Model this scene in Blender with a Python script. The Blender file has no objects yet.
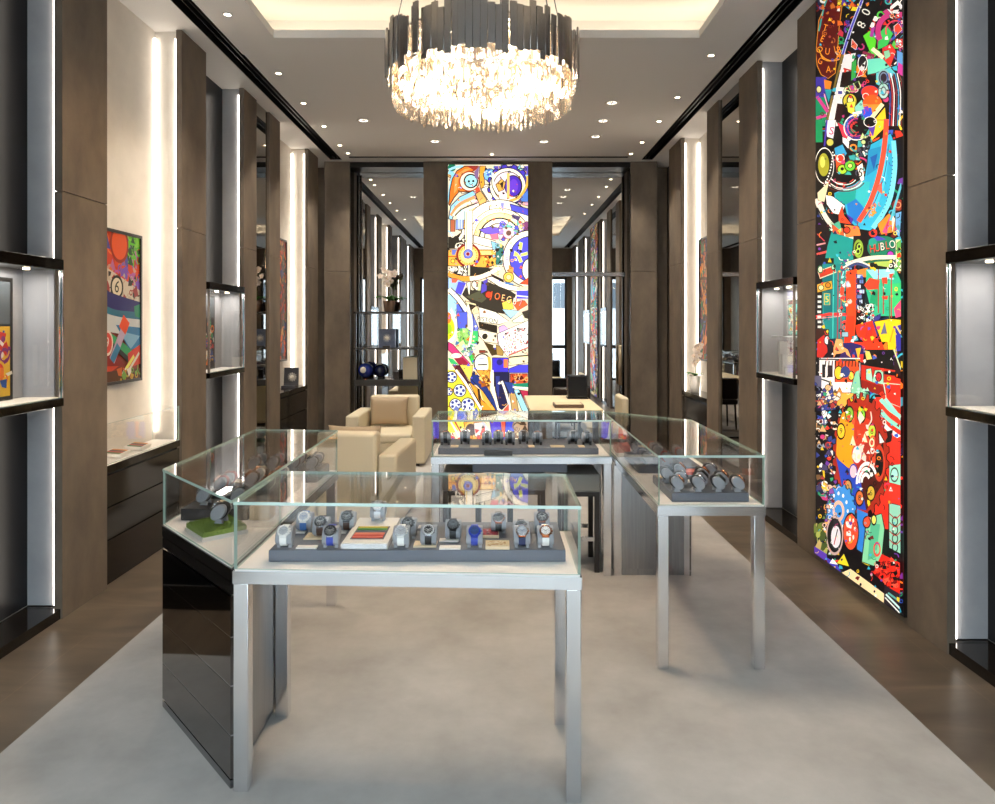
import bpy, bmesh, math, random
from mathutils import Vector, Matrix
S = bpy.context.scene
COL = S.collection
PI = math.pi
F, CX, CY, EYE = 700.0, 496.0, 325.0, 1.6       # lens in pixels, vanishing point, eye height
random.seed(7)

# ------------------------------------------------------------------ colours and materials
def lin(h):
    h = h.lstrip('#')
    if len(h) == 3: h = ''.join(c * 2 for c in h)
    def f(c):
        c /= 255.0
        return c / 12.92 if c <= 0.04045 else ((c + 0.055) / 1.055) ** 2.4
    return tuple(f(int(h[i:i + 2], 16)) for i in (0, 2, 4))

MATS = {}
def mat(name, col='#808080', rough=0.5, metal=0.0, spec=0.5, coat=0.0, noise=None, bump=0.0, col2=None, scale=(1, 1, 1), nscale=5.0, rough2=None, detail=6.0):
    if name in MATS: return MATS[name]
    m = bpy.data.materials.new(name); m.use_nodes = True
    nt = m.node_tree; b = nt.nodes['Principled BSDF']
    c = lin(col) if isinstance(col, str) else col
    b.inputs['Base Color'].default_value = (*c, 1)
    b.inputs['Roughness'].default_value = rough
    b.inputs['Metallic'].default_value = metal
    b.inputs['Specular IOR Level'].default_value = spec
    b.inputs['Coat Weight'].default_value = coat
    if col2 or bump or rough2 is not None:
        tc = nt.nodes.new('ShaderNodeTexCoord'); mp = nt.nodes.new('ShaderNodeMapping')
        mp.inputs['Scale'].default_value = scale
        nt.links.new(tc.outputs['Object'], mp.inputs['Vector'])
        n = nt.nodes.new('ShaderNodeTexNoise'); n.inputs['Scale'].default_value = nscale
        n.inputs['Detail'].default_value = detail; n.inputs['Roughness'].default_value = 0.62
        nt.links.new(mp.outputs['Vector'], n.inputs['Vector'])
        if col2:
            r = nt.nodes.new('ShaderNodeValToRGB')
            r.color_ramp.elements[0].position = 0.32; r.color_ramp.elements[1].position = 0.68
            r.color_ramp.elements[0].color = (*c, 1); r.color_ramp.elements[1].color = (*lin(col2), 1)
            nt.links.new(n.outputs['Fac'], r.inputs['Fac']); nt.links.new(r.outputs['Color'], b.inputs['Base Color'])
        if rough2 is not None:
            mr = nt.nodes.new('ShaderNodeMapRange'); mr.inputs['To Min'].default_value = rough; mr.inputs['To Max'].default_value = rough2
            nt.links.new(n.outputs['Fac'], mr.inputs['Value']); nt.links.new(mr.outputs['Result'], b.inputs['Roughness'])
        if bump:
            bp = nt.nodes.new('ShaderNodeBump'); bp.inputs['Strength'].default_value = bump; bp.inputs['Distance'].default_value = 0.01
            nt.links.new(n.outputs['Fac'], bp.inputs['Height']); nt.links.new(bp.outputs['Normal'], b.inputs['Normal'])
    MATS[name] = m
    return m

def emit(name, col, strength):
    if name in MATS: return MATS[name]
    m = bpy.data.materials.new(name); m.use_nodes = True
    nt = m.node_tree; nt.nodes.clear()
    o = nt.nodes.new('ShaderNodeOutputMaterial'); e = nt.nodes.new('ShaderNodeEmission')
    e.inputs['Color'].default_value = (*(lin(col) if isinstance(col, str) else col), 1); e.inputs['Strength'].default_value = strength
    nt.links.new(e.outputs[0], o.inputs['Surface']); MATS[name] = m
    return m

def facing(nt, refl, f0):
    """mirror share of a clear surface: f0 face on, rising to refl at a grazing angle"""
    L = nt.links.new; N = nt.nodes.new
    g = N('ShaderNodeNewGeometry'); d = N('ShaderNodeVectorMath'); d.operation = 'DOT_PRODUCT'
    L(g.outputs['Normal'], d.inputs[0]); L(g.outputs['Incoming'], d.inputs[1])
    def m(op, a, b):
        n = N('ShaderNodeMath'); n.operation = op
        for i, v in enumerate((a, b)):
            if v is None: continue
            if isinstance(v, (int, float)): n.inputs[i].default_value = v
            else: L(v, n.inputs[i])
        return n.outputs[0]
    c = m('SUBTRACT', 1.0, m('ABSOLUTE', d.outputs['Value'], None))
    return m('ADD', m('MULTIPLY', m('POWER', c, 5.0), refl - f0), f0)

def glass(name, tint='#f4fbf8', refl=1.0, rough=0.0, base=0.0):
    """clear pane: light goes straight through, the surface mirrors by angle"""
    if name in MATS: return MATS[name]
    m = bpy.data.materials.new(name); m.use_nodes = True
    nt = m.node_tree; nt.nodes.clear()
    o = nt.nodes.new('ShaderNodeOutputMaterial'); mx = nt.nodes.new('ShaderNodeMixShader')
    t = nt.nodes.new('ShaderNodeBsdfTransparent'); t.inputs['Color'].default_value = (*lin(tint), 1)
    g = nt.nodes.new('ShaderNodeBsdfGlossy'); g.inputs['Roughness'].default_value = rough
    nt.links.new(facing(nt, refl, .04 + base), mx.inputs[0])
    nt.links.new(t.outputs[0], mx.inputs[1]); nt.links.new(g.outputs[0], mx.inputs[2]); nt.links.new(mx.outputs[0], o.inputs['Surface'])
    MATS[name] = m
    return m

def artmat(name, glow=0.0, gloss=0.25):
    """printed picture: its colours are stored on the faces; a light box shines through the print"""
    if name in MATS: return MATS[name]
    m = bpy.data.materials.new(name); m.use_nodes = True
    nt = m.node_tree; b = nt.nodes['Principled BSDF']
    a = nt.nodes.new('ShaderNodeAttribute'); a.attribute_name = 'ink'
    if glow: nt.links.new(a.outputs['Color'], b.inputs['Base Color'])
    else:
        hs = nt.nodes.new('ShaderNodeHueSaturation'); hs.inputs['Value'].default_value = .74
        nt.links.new(a.outputs['Color'], hs.inputs['Color']); nt.links.new(hs.outputs['Color'], b.inputs['Base Color'])
    b.inputs['Roughness'].default_value = gloss; b.inputs['Specular IOR Level'].default_value = .2
    if glow:
        nt.links.new(a.outputs['Color'], b.inputs['Emission Color']); b.inputs['Emission Strength'].default_value = glow
    MATS[name] = m
    return m

def M(n):
    return MATS[n]

# ------------------------------------------------------------------ mesh collecting
class MB:
    def __init__(s): s.bm = bmesh.new()
    def _mi(s, faces, mi):
        for f in faces: f.material_index = mi
    def box(s, a, b, mi=0, bevel=0.0, seg=2, rot=None, piv=None):
        vs = [s.bm.verts.new((x, y, z)) for x in (a[0], b[0]) for y in (a[1], b[1]) for z in (a[2], b[2])]
        q = [(0, 1, 3, 2), (4, 6, 7, 5), (0, 4, 5, 1), (2, 3, 7, 6), (0, 2, 6, 4), (1, 5, 7, 3)]
        fs = [s.bm.faces.new([vs[i] for i in f]) for f in q]
        s._mi(fs, mi)
        if rot is not None:
            p = Vector(piv) if piv is not None else (Vector(a) + Vector(b)) / 2
            for v in vs: v.co = rot @ (v.co - p) + p
        if bevel:
            es = list({e for f in fs for e in f.edges})
            r = bmesh.ops.bevel(s.bm, geom=es, offset=bevel, segments=seg, profile=0.5, affect='EDGES', clamp_overlap=True)
            for f in r['faces']: f.material_index = mi; f.smooth = True
        return s
    def prism(s, pts, z0, z1, mi=0, axis='z'):
        """polygon pts extruded along an axis"""
        def P(p, h): return {'z': (p[0], p[1], h), 'y': (p[0], h, p[1]), 'x': (h, p[0], p[1])}[axis]
        lo = [s.bm.verts.new(P(p, z0)) for p in pts]; hi = [s.bm.verts.new(P(p, z1)) for p in pts]
        n = len(pts); fs = [s.bm.faces.new(lo[::-1]), s.bm.faces.new(hi)]
        for i in range(n): fs.append(s.bm.faces.new((lo[i], lo[(i + 1) % n], hi[(i + 1) % n], hi[i])))
        s._mi(fs, mi); bmesh.ops.recalc_face_normals(s.bm, faces=fs)
        return s
    def cyl(s, c, r, h, mi=0, n=20, r2=None, mtx=None, smooth=True):
        r2 = r if r2 is None else r2
        mtx = mtx or Matrix.Identity(4)
        c = Vector(c)
        lo, hi = [], []
        for i in range(n):
            a = 2 * PI * i / n
            lo.append(s.bm.verts.new(c + mtx.to_3x3() @ Vector((r * math.cos(a), r * math.sin(a), 0))))
            hi.append(s.bm.verts.new(c + mtx.to_3x3() @ Vector((r2 * math.cos(a), r2 * math.sin(a), h))))
        fs = [s.bm.faces.new(lo[::-1]), s.bm.faces.new(hi)]
        for i in range(n):
            f = s.bm.faces.new((lo[i], lo[(i + 1) % n], hi[(i + 1) % n], hi[i])); f.smooth = smooth; fs.append(f)
        s._mi(fs, mi)
        return s
    def lathe(s, prof, mi=0, n=24, c=(0, 0, 0), mtx=None, closed=False):
        c = Vector(c); R = mtx.to_3x3() if mtx else Matrix.Identity(3)
        rings = []
        for r, z in prof:
            rings.append([s.bm.verts.new(c + R @ Vector((r * math.cos(2 * PI * i / n), r * math.sin(2 * PI * i / n), z))) for i in range(n)])
        m = len(rings)
        for k in range(m if closed else m - 1):
            A, B = rings[k], rings[(k + 1) % m]
            for i in range(n):
                f = s.bm.faces.new((A[i], A[(i + 1) % n], B[(i + 1) % n], B[i])); f.material_index = mi; f.smooth = True
        if not closed:
            if prof[0][0] > 1e-6: s.bm.faces.new(rings[0][::-1]).material_index = mi
            if prof[-1][0] > 1e-6: s.bm.faces.new(rings[-1]).material_index = mi
        return s
    def tube(s, pts, r, mi=0, n=8):
        pts = [Vector(p) for p in pts]; rings = []
        for i, p in enumerate(pts):
            d = (pts[min(i + 1, len(pts) - 1)] - pts[max(i - 1, 0)]).normalized()
            u = d.orthogonal().normalized() if i == 0 else (U - d * U.dot(d)).normalized()
            U = u; w = d.cross(u)
            rr = r[i] if isinstance(r, (list, tuple)) else r
            rings.append([s.bm.verts.new(p + (u * math.cos(2 * PI * k / n) + w * math.sin(2 * PI * k / n)) * rr) for k in range(n)])
        for A, B in zip(rings, rings[1:]):
            for k in range(n):
                f = s.bm.faces.new((A[k], A[(k + 1) % n], B[(k + 1) % n], B[k])); f.material_index = mi; f.smooth = True
        s.bm.faces.new(rings[0][::-1]).material_index = mi; s.bm.faces.new(rings[-1]).material_index = mi
        return s
    def ribbon(s, path, width, th, mi=0):
        """strap: a band along a y-z path, width along x, th outward"""
        n = len(path); top, bot = [], []
        for i, (y, z) in enumerate(path):
            y0, z0 = path[max(i - 1, 0)]; y1, z1 = path[min(i + 1, n - 1)]
            L = math.hypot(y1 - y0, z1 - z0) or 1; ny, nz = -(z1 - z0) / L, (y1 - y0) / L
            w = width[i] if isinstance(width, (list, tuple)) else width
            bot.append([s.bm.verts.new((sx * w / 2, y, z)) for sx in (-1, 1)])
            top.append([s.bm.verts.new((sx * w / 2, y + ny * th, z + nz * th)) for sx in (-1, 1)])
        fs = []
        for i in range(n - 1):
            a, b, c, d = bot[i], bot[i + 1], top[i], top[i + 1]
            fs += [s.bm.faces.new((c[0], c[1], d[1], d[0])), s.bm.faces.new((a[0], b[0], b[1], a[1])),
                   s.bm.faces.new((a[0], c[0], d[0], b[0])), s.bm.faces.new((a[1], b[1], d[1], c[1]))]
        fs += [s.bm.faces.new((bot[0][0], bot[0][1], top[0][1], top[0][0])), s.bm.faces.new((bot[-1][0], top[-1][0], top[-1][1], bot[-1][1]))]
        s._mi(fs, mi); return s
    def quad(s, pts, mi=0):
        f = s.bm.faces.new([s.bm.verts.new(p) for p in pts]); f.material_index = mi; return s
    def sphere(s, c, r, mi=0, u=20, v=12, sc=(1, 1, 1)):
        r_ = bmesh.ops.create_uvsphere(s.bm, u_segments=u, v_segments=v, radius=r)
        for vtx in r_['verts']:
            vtx.co = Vector((vtx.co.x * sc[0], vtx.co.y * sc[1], vtx.co.z * sc[2])) + Vector(c)
        for f in {f for vtx in r_['verts'] for f in vtx.link_faces}: f.material_index = mi; f.smooth = True
        return s
    def build(s, name, mats, parent=None):
        me = bpy.data.meshes.new(name); s.bm.to_mesh(me); s.bm.free()
        for m in (mats if isinstance(mats, (list, tuple)) else [mats]): me.materials.append(MATS[m] if isinstance(m, str) else m)
        o = bpy.data.objects.new(name, me); COL.objects.link(o)
        if parent is not None: adopt(o, parent)
        return o

def wm(o):
    m = Matrix.LocRotScale(o.location, o.rotation_euler, o.scale)
    if o.parent: m = wm(o.parent) @ o.matrix_parent_inverse @ m
    return m
def adopt(o, parent):
    o.parent = parent; o.matrix_parent_inverse = wm(parent).inverted()
    return o
def tag(o, label=None, cat=None, group=None, kind=None):
    if label: o['label'] = label
    if cat: o['category'] = cat
    if group: o['group'] = group
    if kind: o['kind'] = kind
    return o
def thing(name, label, cat, loc=(0, 0, 0), group=None, rz=0.0):
    o = bpy.data.objects.new(name, None); COL.objects.link(o)
    o.empty_display_size = 0.05; o.location = loc; o.rotation_euler = (0, 0, rz)
    return tag(o, label, cat, group)
def struct(o):
    o['kind'] = 'structure'; return o
def copy_tree(o, parent=None):
    c = o.copy(); COL.objects.link(c)
    if parent is not None: c.parent = parent
    for ch in list(o.children): copy_tree(ch, c)
    return c
def lamp(name, kind, loc, energy, color, parent=None, rot=(0, 0, 0), **kw):
    l = bpy.data.lights.new(name, kind); l.energy = energy; l.color = color
    for k, v in kw.items(): setattr(l, k, v)
    o = bpy.data.objects.new(name, l); COL.objects.link(o); o.location = loc; o.rotation_euler = rot
    if parent is not None: adopt(o, parent)
    return o
def at_z(px, py, z):
    y = (EYE - z) * F / (py - CY); return ((px - CX) * y / F, y)

# ------------------------------------------------------------------ material list
mat('brown_panel', '#5b5045', .62, col2='#7b6c5b', scale=(1, 1, .55), nscale=3.2, bump=.15, detail=9)
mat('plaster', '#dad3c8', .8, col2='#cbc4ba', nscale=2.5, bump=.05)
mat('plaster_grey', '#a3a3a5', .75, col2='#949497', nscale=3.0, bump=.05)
mat('ceiling_paint', '#d6d3d0', .85)
mat('white_paint', '#d8d4cc', .8)
mat('slot_black', '#0b0b0c', .35)
mat('dark_glass', '#0f0f11', .32, spec=.22)
mat('dark_lacquer', '#1c1815', .09, spec=.4)
mat('dark_mirror', '#7a7572', .05, metal=1.0)
mat('dark_chrome', '#3a342e', .12, metal=.9, col2='#120f0d', nscale=14, scale=(1, 1, 1))
mat('chrome', '#eceef2', .15, metal=1.0)
mat('brushed_steel', '#a9aaac', .28, metal=1.0, col2='#98999b', scale=(12, 12, .4), nscale=6)
mat('mirror', '#dfe0e0', .0, metal=1.0)
mat('mirror_smoked', '#a39e98', .0, metal=1.0)
mat('carpet', '#a19d98', .95, spec=.1, col2='#b8b4af', nscale=2.2, bump=.25, detail=12)
mat('deck_cloth', '#ece8e2', .85)
mat('tray_grey', '#5d626c', .55)
mat('tray_black', '#232325', .45)
mat('stand_grey', '#999b9f', .7)
mat('stand_dark', '#85878c', .7)
mat('card_beige', '#dcc6a0', .7)
mat('card_white', '#e2ddd4', .6)
mat('cream_leather', '#cfc3a8', .55, bump=.05, nscale=40)
mat('cushion_tan', '#a6937a', .85, bump=.15, nscale=60)
mat('dark_wood', '#231a15', .35)
mat('stool_cloth', '#8d8a83', .8)
mat('glass_edge', '#b4ccc0', .1, spec=.8)
mat('edge_chip', '#5fa39a', .15)
glass('glass_pane', '#fefefe', 1.0, base=-0.012)
glass('window_glass', '#f8fcfc', .6, base=-.015)
mat('steel_trim', '#8a8a8c', .2, metal=1)
mat('black_plastic', '#0d0d0e', .25)
emit('led_white', '#fff3e4', 5.0)
emit('cove_led', '#ffedcb', 4.2)
emit('spot_glow', '#ffeac4', 12.0)
emit('bulb_glow', '#fff0dc', 22.0)
emit('dot_glow', '#fff0dc', 3.0)
mat('leaf_green', '#2f6a22', .4, col2='#4c8a34', nscale=12)
mat('petal', '#f6e8dc', .6)
mat('petal_core', '#d8b050', .5)
mat('stem_green', '#6c7a46', .5)
mat('pot_white', '#e4e0da', .35)
mat('pot_brown', '#6a5343', .55)
mat('grass_pile', '#6f8a3c', .9, col2='#a3b95c', nscale=160, bump=.8)

def stone_floor():
    m = bpy.data.materials.new('stone_floor'); m.use_nodes = True; MATS['stone_floor'] = m
    nt = m.node_tree; b = nt.nodes['Principled BSDF']
    tc = nt.nodes.new('ShaderNodeTexCoord')
    mp = nt.nodes.new('ShaderNodeMapping'); mp.inputs['Scale'].default_value = (.9, 3.2, 1); mp.inputs['Rotation'].default_value = (0, 0, .5)
    n = nt.nodes.new('ShaderNodeTexNoise'); n.inputs['Scale'].default_value = 1.6; n.inputs['Detail'].default_value = 9; n.inputs['Distortion'].default_value = .8
    r = nt.nodes.new('ShaderNodeValToRGB'); r.color_ramp.elements[0].position = .3; r.color_ramp.elements[1].position = .72
    r.color_ramp.elements[0].color = (*lin('#564b40'), 1); r.color_ramp.elements[1].color = (*lin('#7a6b5a'), 1)
    br = nt.nodes.new('ShaderNodeTexBrick'); br.offset = .5; br.inputs['Scale'].default_value = 1.0
    br.inputs['Mortar Size'].default_value = .0025; br.inputs['Brick Width'].default_value = .6; br.inputs['Row Height'].default_value = 1.2
    br.inputs['Color1'].default_value = (1, 1, 1, 1); br.inputs['Color2'].default_value = (.9, .9, .9, 1); br.inputs['Mortar'].default_value = (1.25, 1.2, 1.15, 1)
    mx = nt.nodes.new('ShaderNodeMix'); mx.data_type = 'RGBA'; mx.blend_type = 'MULTIPLY'; mx.inputs['Factor'].default_value = 1
    L = nt.links.new
    L(tc.outputs['Object'], mp.inputs['Vector']); L(mp.outputs['Vector'], n.inputs['Vector']); L(n.outputs['Fac'], r.inputs['Fac'])
    L(tc.outputs['Object'], br.inputs['Vector']); L(r.outputs['Color'], mx.inputs['A']); L(br.outputs['Color'], mx.inputs['B'])
    L(mx.outputs['Result'], b.inputs['Base Color'])
    b.inputs['Roughness'].default_value = .33; b.inputs['Specular IOR Level'].default_value = .4
stone_floor()

# ------------------------------------------------------------------ pictures made of flat inked shapes
class Art:
    """flat shapes, each a hair in front of the last; to3(px, py) gives the point on the panel, nrm points off it"""
    def __init__(s, to3, nrm, step=0.00008):
        s.bm = bmesh.new(); s.col = s.bm.loops.layers.float_color.new('ink'); s.to3 = to3; s.n = Vector(nrm); s.step = step; s.o = (0, 0); s.s = 1.0; s.shapes = []
    def new(s): s.shapes.append([])
    def view(s, ox, oy, sc): s.o = (ox, oy); s.s = sc
    def face(s, pts, c, raw=False):
        if raw: return s._put([Vector(p) for p in pts], c)
        s.shapes[-1].append(([(s.o[0] + p[0] / s.s, s.o[1] + p[1] / s.s) for p in pts], c))
    def _put(s, pts, c):
        f = s.bm.faces.new([s.bm.verts.new(p) for p in pts]); cc = (*lin(c), 1)
        for l in f.loops: l[s.col] = cc
    def layer(s):
        """each shape lies just above the shapes it overlaps"""
        cells, top = {}, 0
        q = .9 * (s.cell if hasattr(s, 'cell') else 1.0)
        for sh in s.shapes:
            keys = set()
            for pts, c in sh:
                x0, x1 = min(p[0] for p in pts), max(p[0] for p in pts); y0, y1 = min(p[1] for p in pts), max(p[1] for p in pts)
                keys |= {(i, j) for i in range(int(x0 // q), int(x1 // q) + 1) for j in range(int(y0 // q), int(y1 // q) + 1)}
            if not keys: continue
            k = 1 + max(cells.get(t, 0) for t in keys); top = max(top, k)
            for t in keys: cells[t] = k
            for pts, c in sh: s._put([Vector(s.to3(*p)) + s.n * (k * s.step) for p in pts], c)
        return top
    def poly(s, pts, c, line=None, w=3):
        s.new(); s.face(pts, c)
        if line: s.stroke(list(pts) + [pts[0]], w, line)
    def rect(s, x0, y0, x1, y1, c, line=None, w=3): s.poly([(x0, y0), (x1, y0), (x1, y1), (x0, y1)], c, line, w)
    def stroke(s, pts, w, c):
        s.new()
        L, R = [], []
        for i, p in enumerate(pts):
            a, b = pts[max(i - 1, 0)], pts[min(i + 1, len(pts) - 1)]
            d = math.hypot(b[0] - a[0], b[1] - a[1]) or 1; nx, ny = -(b[1] - a[1]) / d * w / 2, (b[0] - a[0]) / d * w / 2
            L.append((p[0] + nx, p[1] + ny)); R.append((p[0] - nx, p[1] - ny))
        for i in range(len(pts) - 1): s.face((L[i], L[i + 1], R[i + 1], R[i]), c)
    def curve(s, pts, w, c, n=8):
        """smooth stroke through points"""
        out = []
        for i in range(len(pts) - 1):
            p0, p1, p2, p3 = pts[max(i - 1, 0)], pts[i], pts[i + 1], pts[min(i + 2, len(pts) - 1)]
            for j in range(n):
                t = j / n
                out.append(tuple(0.5 * (2 * p1[q] + (p2[q] - p0[q]) * t + (2 * p0[q] - 5 * p1[q] + 4 * p2[q] - p3[q]) * t * t + (3 * p1[q] - p0[q] - 3 * p2[q] + p3[q]) * t ** 3) for q in (0, 1)))
        out.append(pts[-1]); s.stroke(out, w, c)
    def ring(s, cx, cy, r0, r1, c, a0=0, a1=360, sy=1.0, n=40):
        s.new()
        n = max(6, int(n * abs(a1 - a0) / 360))
        for i in range(n):
            a, b = math.radians(a0 + (a1 - a0) * i / n), math.radians(a0 + (a1 - a0) * (i + 1) / n)
            s.face([(cx + r1 * math.cos(a), cy + sy * r1 * math.sin(a)), (cx + r1 * math.cos(b), cy + sy * r1 * math.sin(b)),
                    (cx + r0 * math.cos(b), cy + sy * r0 * math.sin(b)), (cx + r0 * math.cos(a), cy + sy * r0 * math.sin(a))], c)
    def disc(s, cx, cy, r, c, line=None, w=4, sy=1.0, n=32, a0=0, a1=360):
        s.new()
        s.face([(cx + r * math.cos(math.radians(a0 + (a1 - a0) * i / n)), cy + sy * r * math.sin(math.radians(a0 + (a1 - a0) * i / n))) for i in range(n + (a1 - a0 < 360))], c)
        if line: s.ring(cx, cy, r - w / 2, r + w / 2, line, a0, a1, sy)
    def gear(s, cx, cy, r, c, teeth=14, d=.12, sy=1.0, line=None, w=5):
        pts = []
        for i in range(teeth):
            for f, rr in ((0, 1), (.25, 1), (.4, 1 + d), (.75, 1 + d), (.9, 1)):
                a = 2 * PI * (i + f) / teeth; pts.append((cx + r * rr * math.cos(a), cy + sy * r * rr * math.sin(a)))
        s.poly(pts, c, line, w)
    def dots(s, cx, cy, r, n, rr, c, sy=1.0, ph=0):
        for i in range(n):
            a = 2 * PI * i / n + ph; s.disc(cx + r * math.cos(a), cy + sy * r * math.sin(a), rr, c, sy=sy, n=8)
    def confetti(s, x0, y0, x1, y1, n, cols, size, seed, line=None, sy=1.0, inside=None):
        rg = random.Random(seed)
        for _ in range(n):
            x, y = rg.uniform(x0, x1), rg.uniform(y0, y1); z = size * rg.uniform(.45, 1.3); a = rg.uniform(0, 6.28); c = rg.choice(cols); k = rg.random()
            if inside and not inside(x, y): continue
            if k < .3: pts = [(x + z * math.cos(a + t) * q, y + sy * z * math.sin(a + t) * q) for t, q in ((0, 1), (1.9, .9), (3.6, 1.0), (4.9, .7))]
            elif k < .55: s.curve([(x - z * math.cos(a), y - sy * z * math.sin(a)), (x + z * .5 * math.sin(a), y - sy * z * .5 * math.cos(a)), (x + z * math.cos(a), y + sy * z * math.sin(a))], z * .28, c, 4); continue
            elif k < .7: s.ring(x, y, z * .4, z * .7, c, sy=sy, n=14); continue
            elif k < .85: s.disc(x, y, z * .5, c, line, max(1.5, size * .12), sy, 12); continue
            else: pts = [(x, y - sy * z), (x + z * .8, y + sy * z * .6), (x - z * .8, y + sy * z * .5)]
            s.poly(pts, c, line, max(1.5, size * .12))
    def text(s, body, x, y, size, c, rot=0.0, sx=1.0, shear=0.0):
        s.new()
        cu = bpy.data.curves.new('t', 'FONT'); cu.body = body; cu.size = size; cu.resolution_u = 3
        cu.align_x = 'CENTER'; cu.align_y = 'CENTER'
        ob = bpy.data.objects.new('t', cu); COL.objects.link(ob)
        dg = bpy.context.evaluated_depsgraph_get(); ev = ob.evaluated_get(dg); me = ev.to_mesh()
        ca, sa = math.cos(rot), math.sin(rot)
        for p in me.polygons:
            pts = []
            for i in p.vertices:
                v = me.vertices[i].co; X, Y = v.x * sx + shear * v.y, -v.y
                pts.append((x + X * ca - Y * sa, y + X * sa + Y * ca))
            s.face(pts, c)
        ev.to_mesh_clear(); bpy.data.objects.remove(ob); bpy.data.curves.remove(cu)
    def build(s, name, m, parent=None, clip=None):
        """clip = planes (point, outward normal) that trim the shapes to the panel"""
        s.layer()
        for co, no in clip or ():
            bmesh.ops.bisect_plane(s.bm, geom=s.bm.verts[:] + s.bm.edges[:] + s.bm.faces[:], plane_co=co, plane_no=no, clear_outer=True)
        for f in s.bm.faces:
            if f.normal.dot(s.n) < 0: f.normal_flip()
        me = bpy.data.meshes.new(name); s.bm.to_mesh(me); s.bm.free(); me.materials.append(MATS[m])
        o = bpy.data.objects.new(name, me); COL.objects.link(o)
        if parent is not None: adopt(o, parent)
        return o
# ================================================================== THE SETTING
H = 3.82
LF, LB = -2.36, -2.58       # left wall: pilaster face, recess back
RF, RB = 2.19, 2.42
YB = 9.5                    # face of the back wall slabs
YM = 9.86                   # mirrors behind it
YW = -0.55                  # shop front
ZC = 0.0065                 # top of the carpet

struct(MB().box((-2.8, YW - .1, -.12), (2.65, 10.0, 0)).build('floor', 'stone_floor'))
o = MB().box((-1.845, -.35, 0.0005), (1.705, 9.1, 0.006)).build('carpet', 'carpet')
tag(o, 'large grey wool carpet laid down the middle of the brown stone floor', 'carpet')

# ---- ceiling with its openings
HX0, HX1, HY0, HY1 = -1.72, 1.57, 2.35, 5.41
holes = [(HX0, HX1, HY0, HY1), (-2.225, -2.07, -.4, 9.4), (1.955, 2.10, -.4, 9.4), (-1.95, 1.75, 9.22, 9.30)]
xs = sorted({-2.8, 2.65} | {h[i] for h in holes for i in (0, 1)}); ys = sorted({YW - .1, 10.0} | {h[i] for h in holes for i in (2, 3)})
c = MB()
for x0, x1 in zip(xs, xs[1:]):
    for y0, y1 in zip(ys, ys[1:]):
        if any(h[0] - 1e-6 <= x0 and x1 <= h[1] + 1e-6 and h[2] - 1e-6 <= y0 and y1 <= h[3] + 1e-6 for h in holes): continue
        c.quad([(x0, y0, H), (x0, y1, H), (x1, y1, H), (x1, y0, H)])
E = .34
# coffer lip, ledge sides and upper ceiling
for a, b in (((HX0 - .03, HY0 - .03), (HX1 + .03, HY0)), ((HX0 - .03, HY1), (HX1 + .03, HY1 + .03)), ((HX0 - .03, HY0), (HX0, HY1)), ((HX1, HY0), (HX1 + .03, HY1))):
    c.box((*a, H + .0006), (*b, H + .062))
for a, b in (((HX0 - E - .02, HY0 - E), (HX0 - E, HY1 + E)), ((HX1 + E, HY0 - E), (HX1 + E + .02, HY1 + E)), ((HX0 - E, HY0 - E - .02), (HX1 + E, HY0 - E)), ((HX0 - E, HY1 + E), (HX1 + E, HY1 + E + .02))):
    c.box((*a, H + .001), (*b, H + .30))
c.box((HX0 - E - .02, HY0 - E - .02, H + .28), (HX1 + E + .02, HY1 + E + .02, H + .31))
ceil = struct(c.build('ceiling', 'ceiling_paint'))
o = MB().box((HX0 + .21, HY0 + .16, H + .24), (HX1 - .21, HY1 - .12, H + .279)).build('coffer_panel', 'ceiling_paint', ceil)
sl = MB()
for x0, x1, y0, y1 in holes[1:]:
    d = .14
    sl.box((x0 - .012, y0, H + .001), (x0, y1, H + d)); sl.box((x1, y0, H + .001), (x1 + .012, y1, H + d))
    sl.box((x0 - .012, y0 - .01, H + .001), (x1 + .012, y0, H + d)); sl.box((x0 - .012, y1, H + .001), (x1 + .012, y1 + .01, H + d))
    sl.box((x0 - .012, y0 - .01, H + d), (x1 + .012, y1 + .01, H + d + .01))
    w = x1 - x0
    for f in (.36, .66):
        if w > .1: sl.box((x0 + w * f - .004, y0, H + .02), (x0 + w * f + .004, y1, H + d))
sl.build('air_slot', 'slot_black', ceil)
lw = .05
cv = MB()
for a, b in (((HX0 - .20, HY0 - .2), (HX0 - .20 + lw, HY1 + .2)), ((HX1 + .20 - lw, HY0 - .2), (HX1 + .2, HY1 + .2)), ((HX0 - .15, HY0 - .2), (HX1 + .15, HY0 - .2 + lw)), ((HX0 - .15, HY1 + .2 - lw), (HX1 + .15, HY1 + .2))):
    cv.box((*a, H + .006), (*b, H + .03))
cv.build('cove_light', 'cove_led', ceil)

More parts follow.
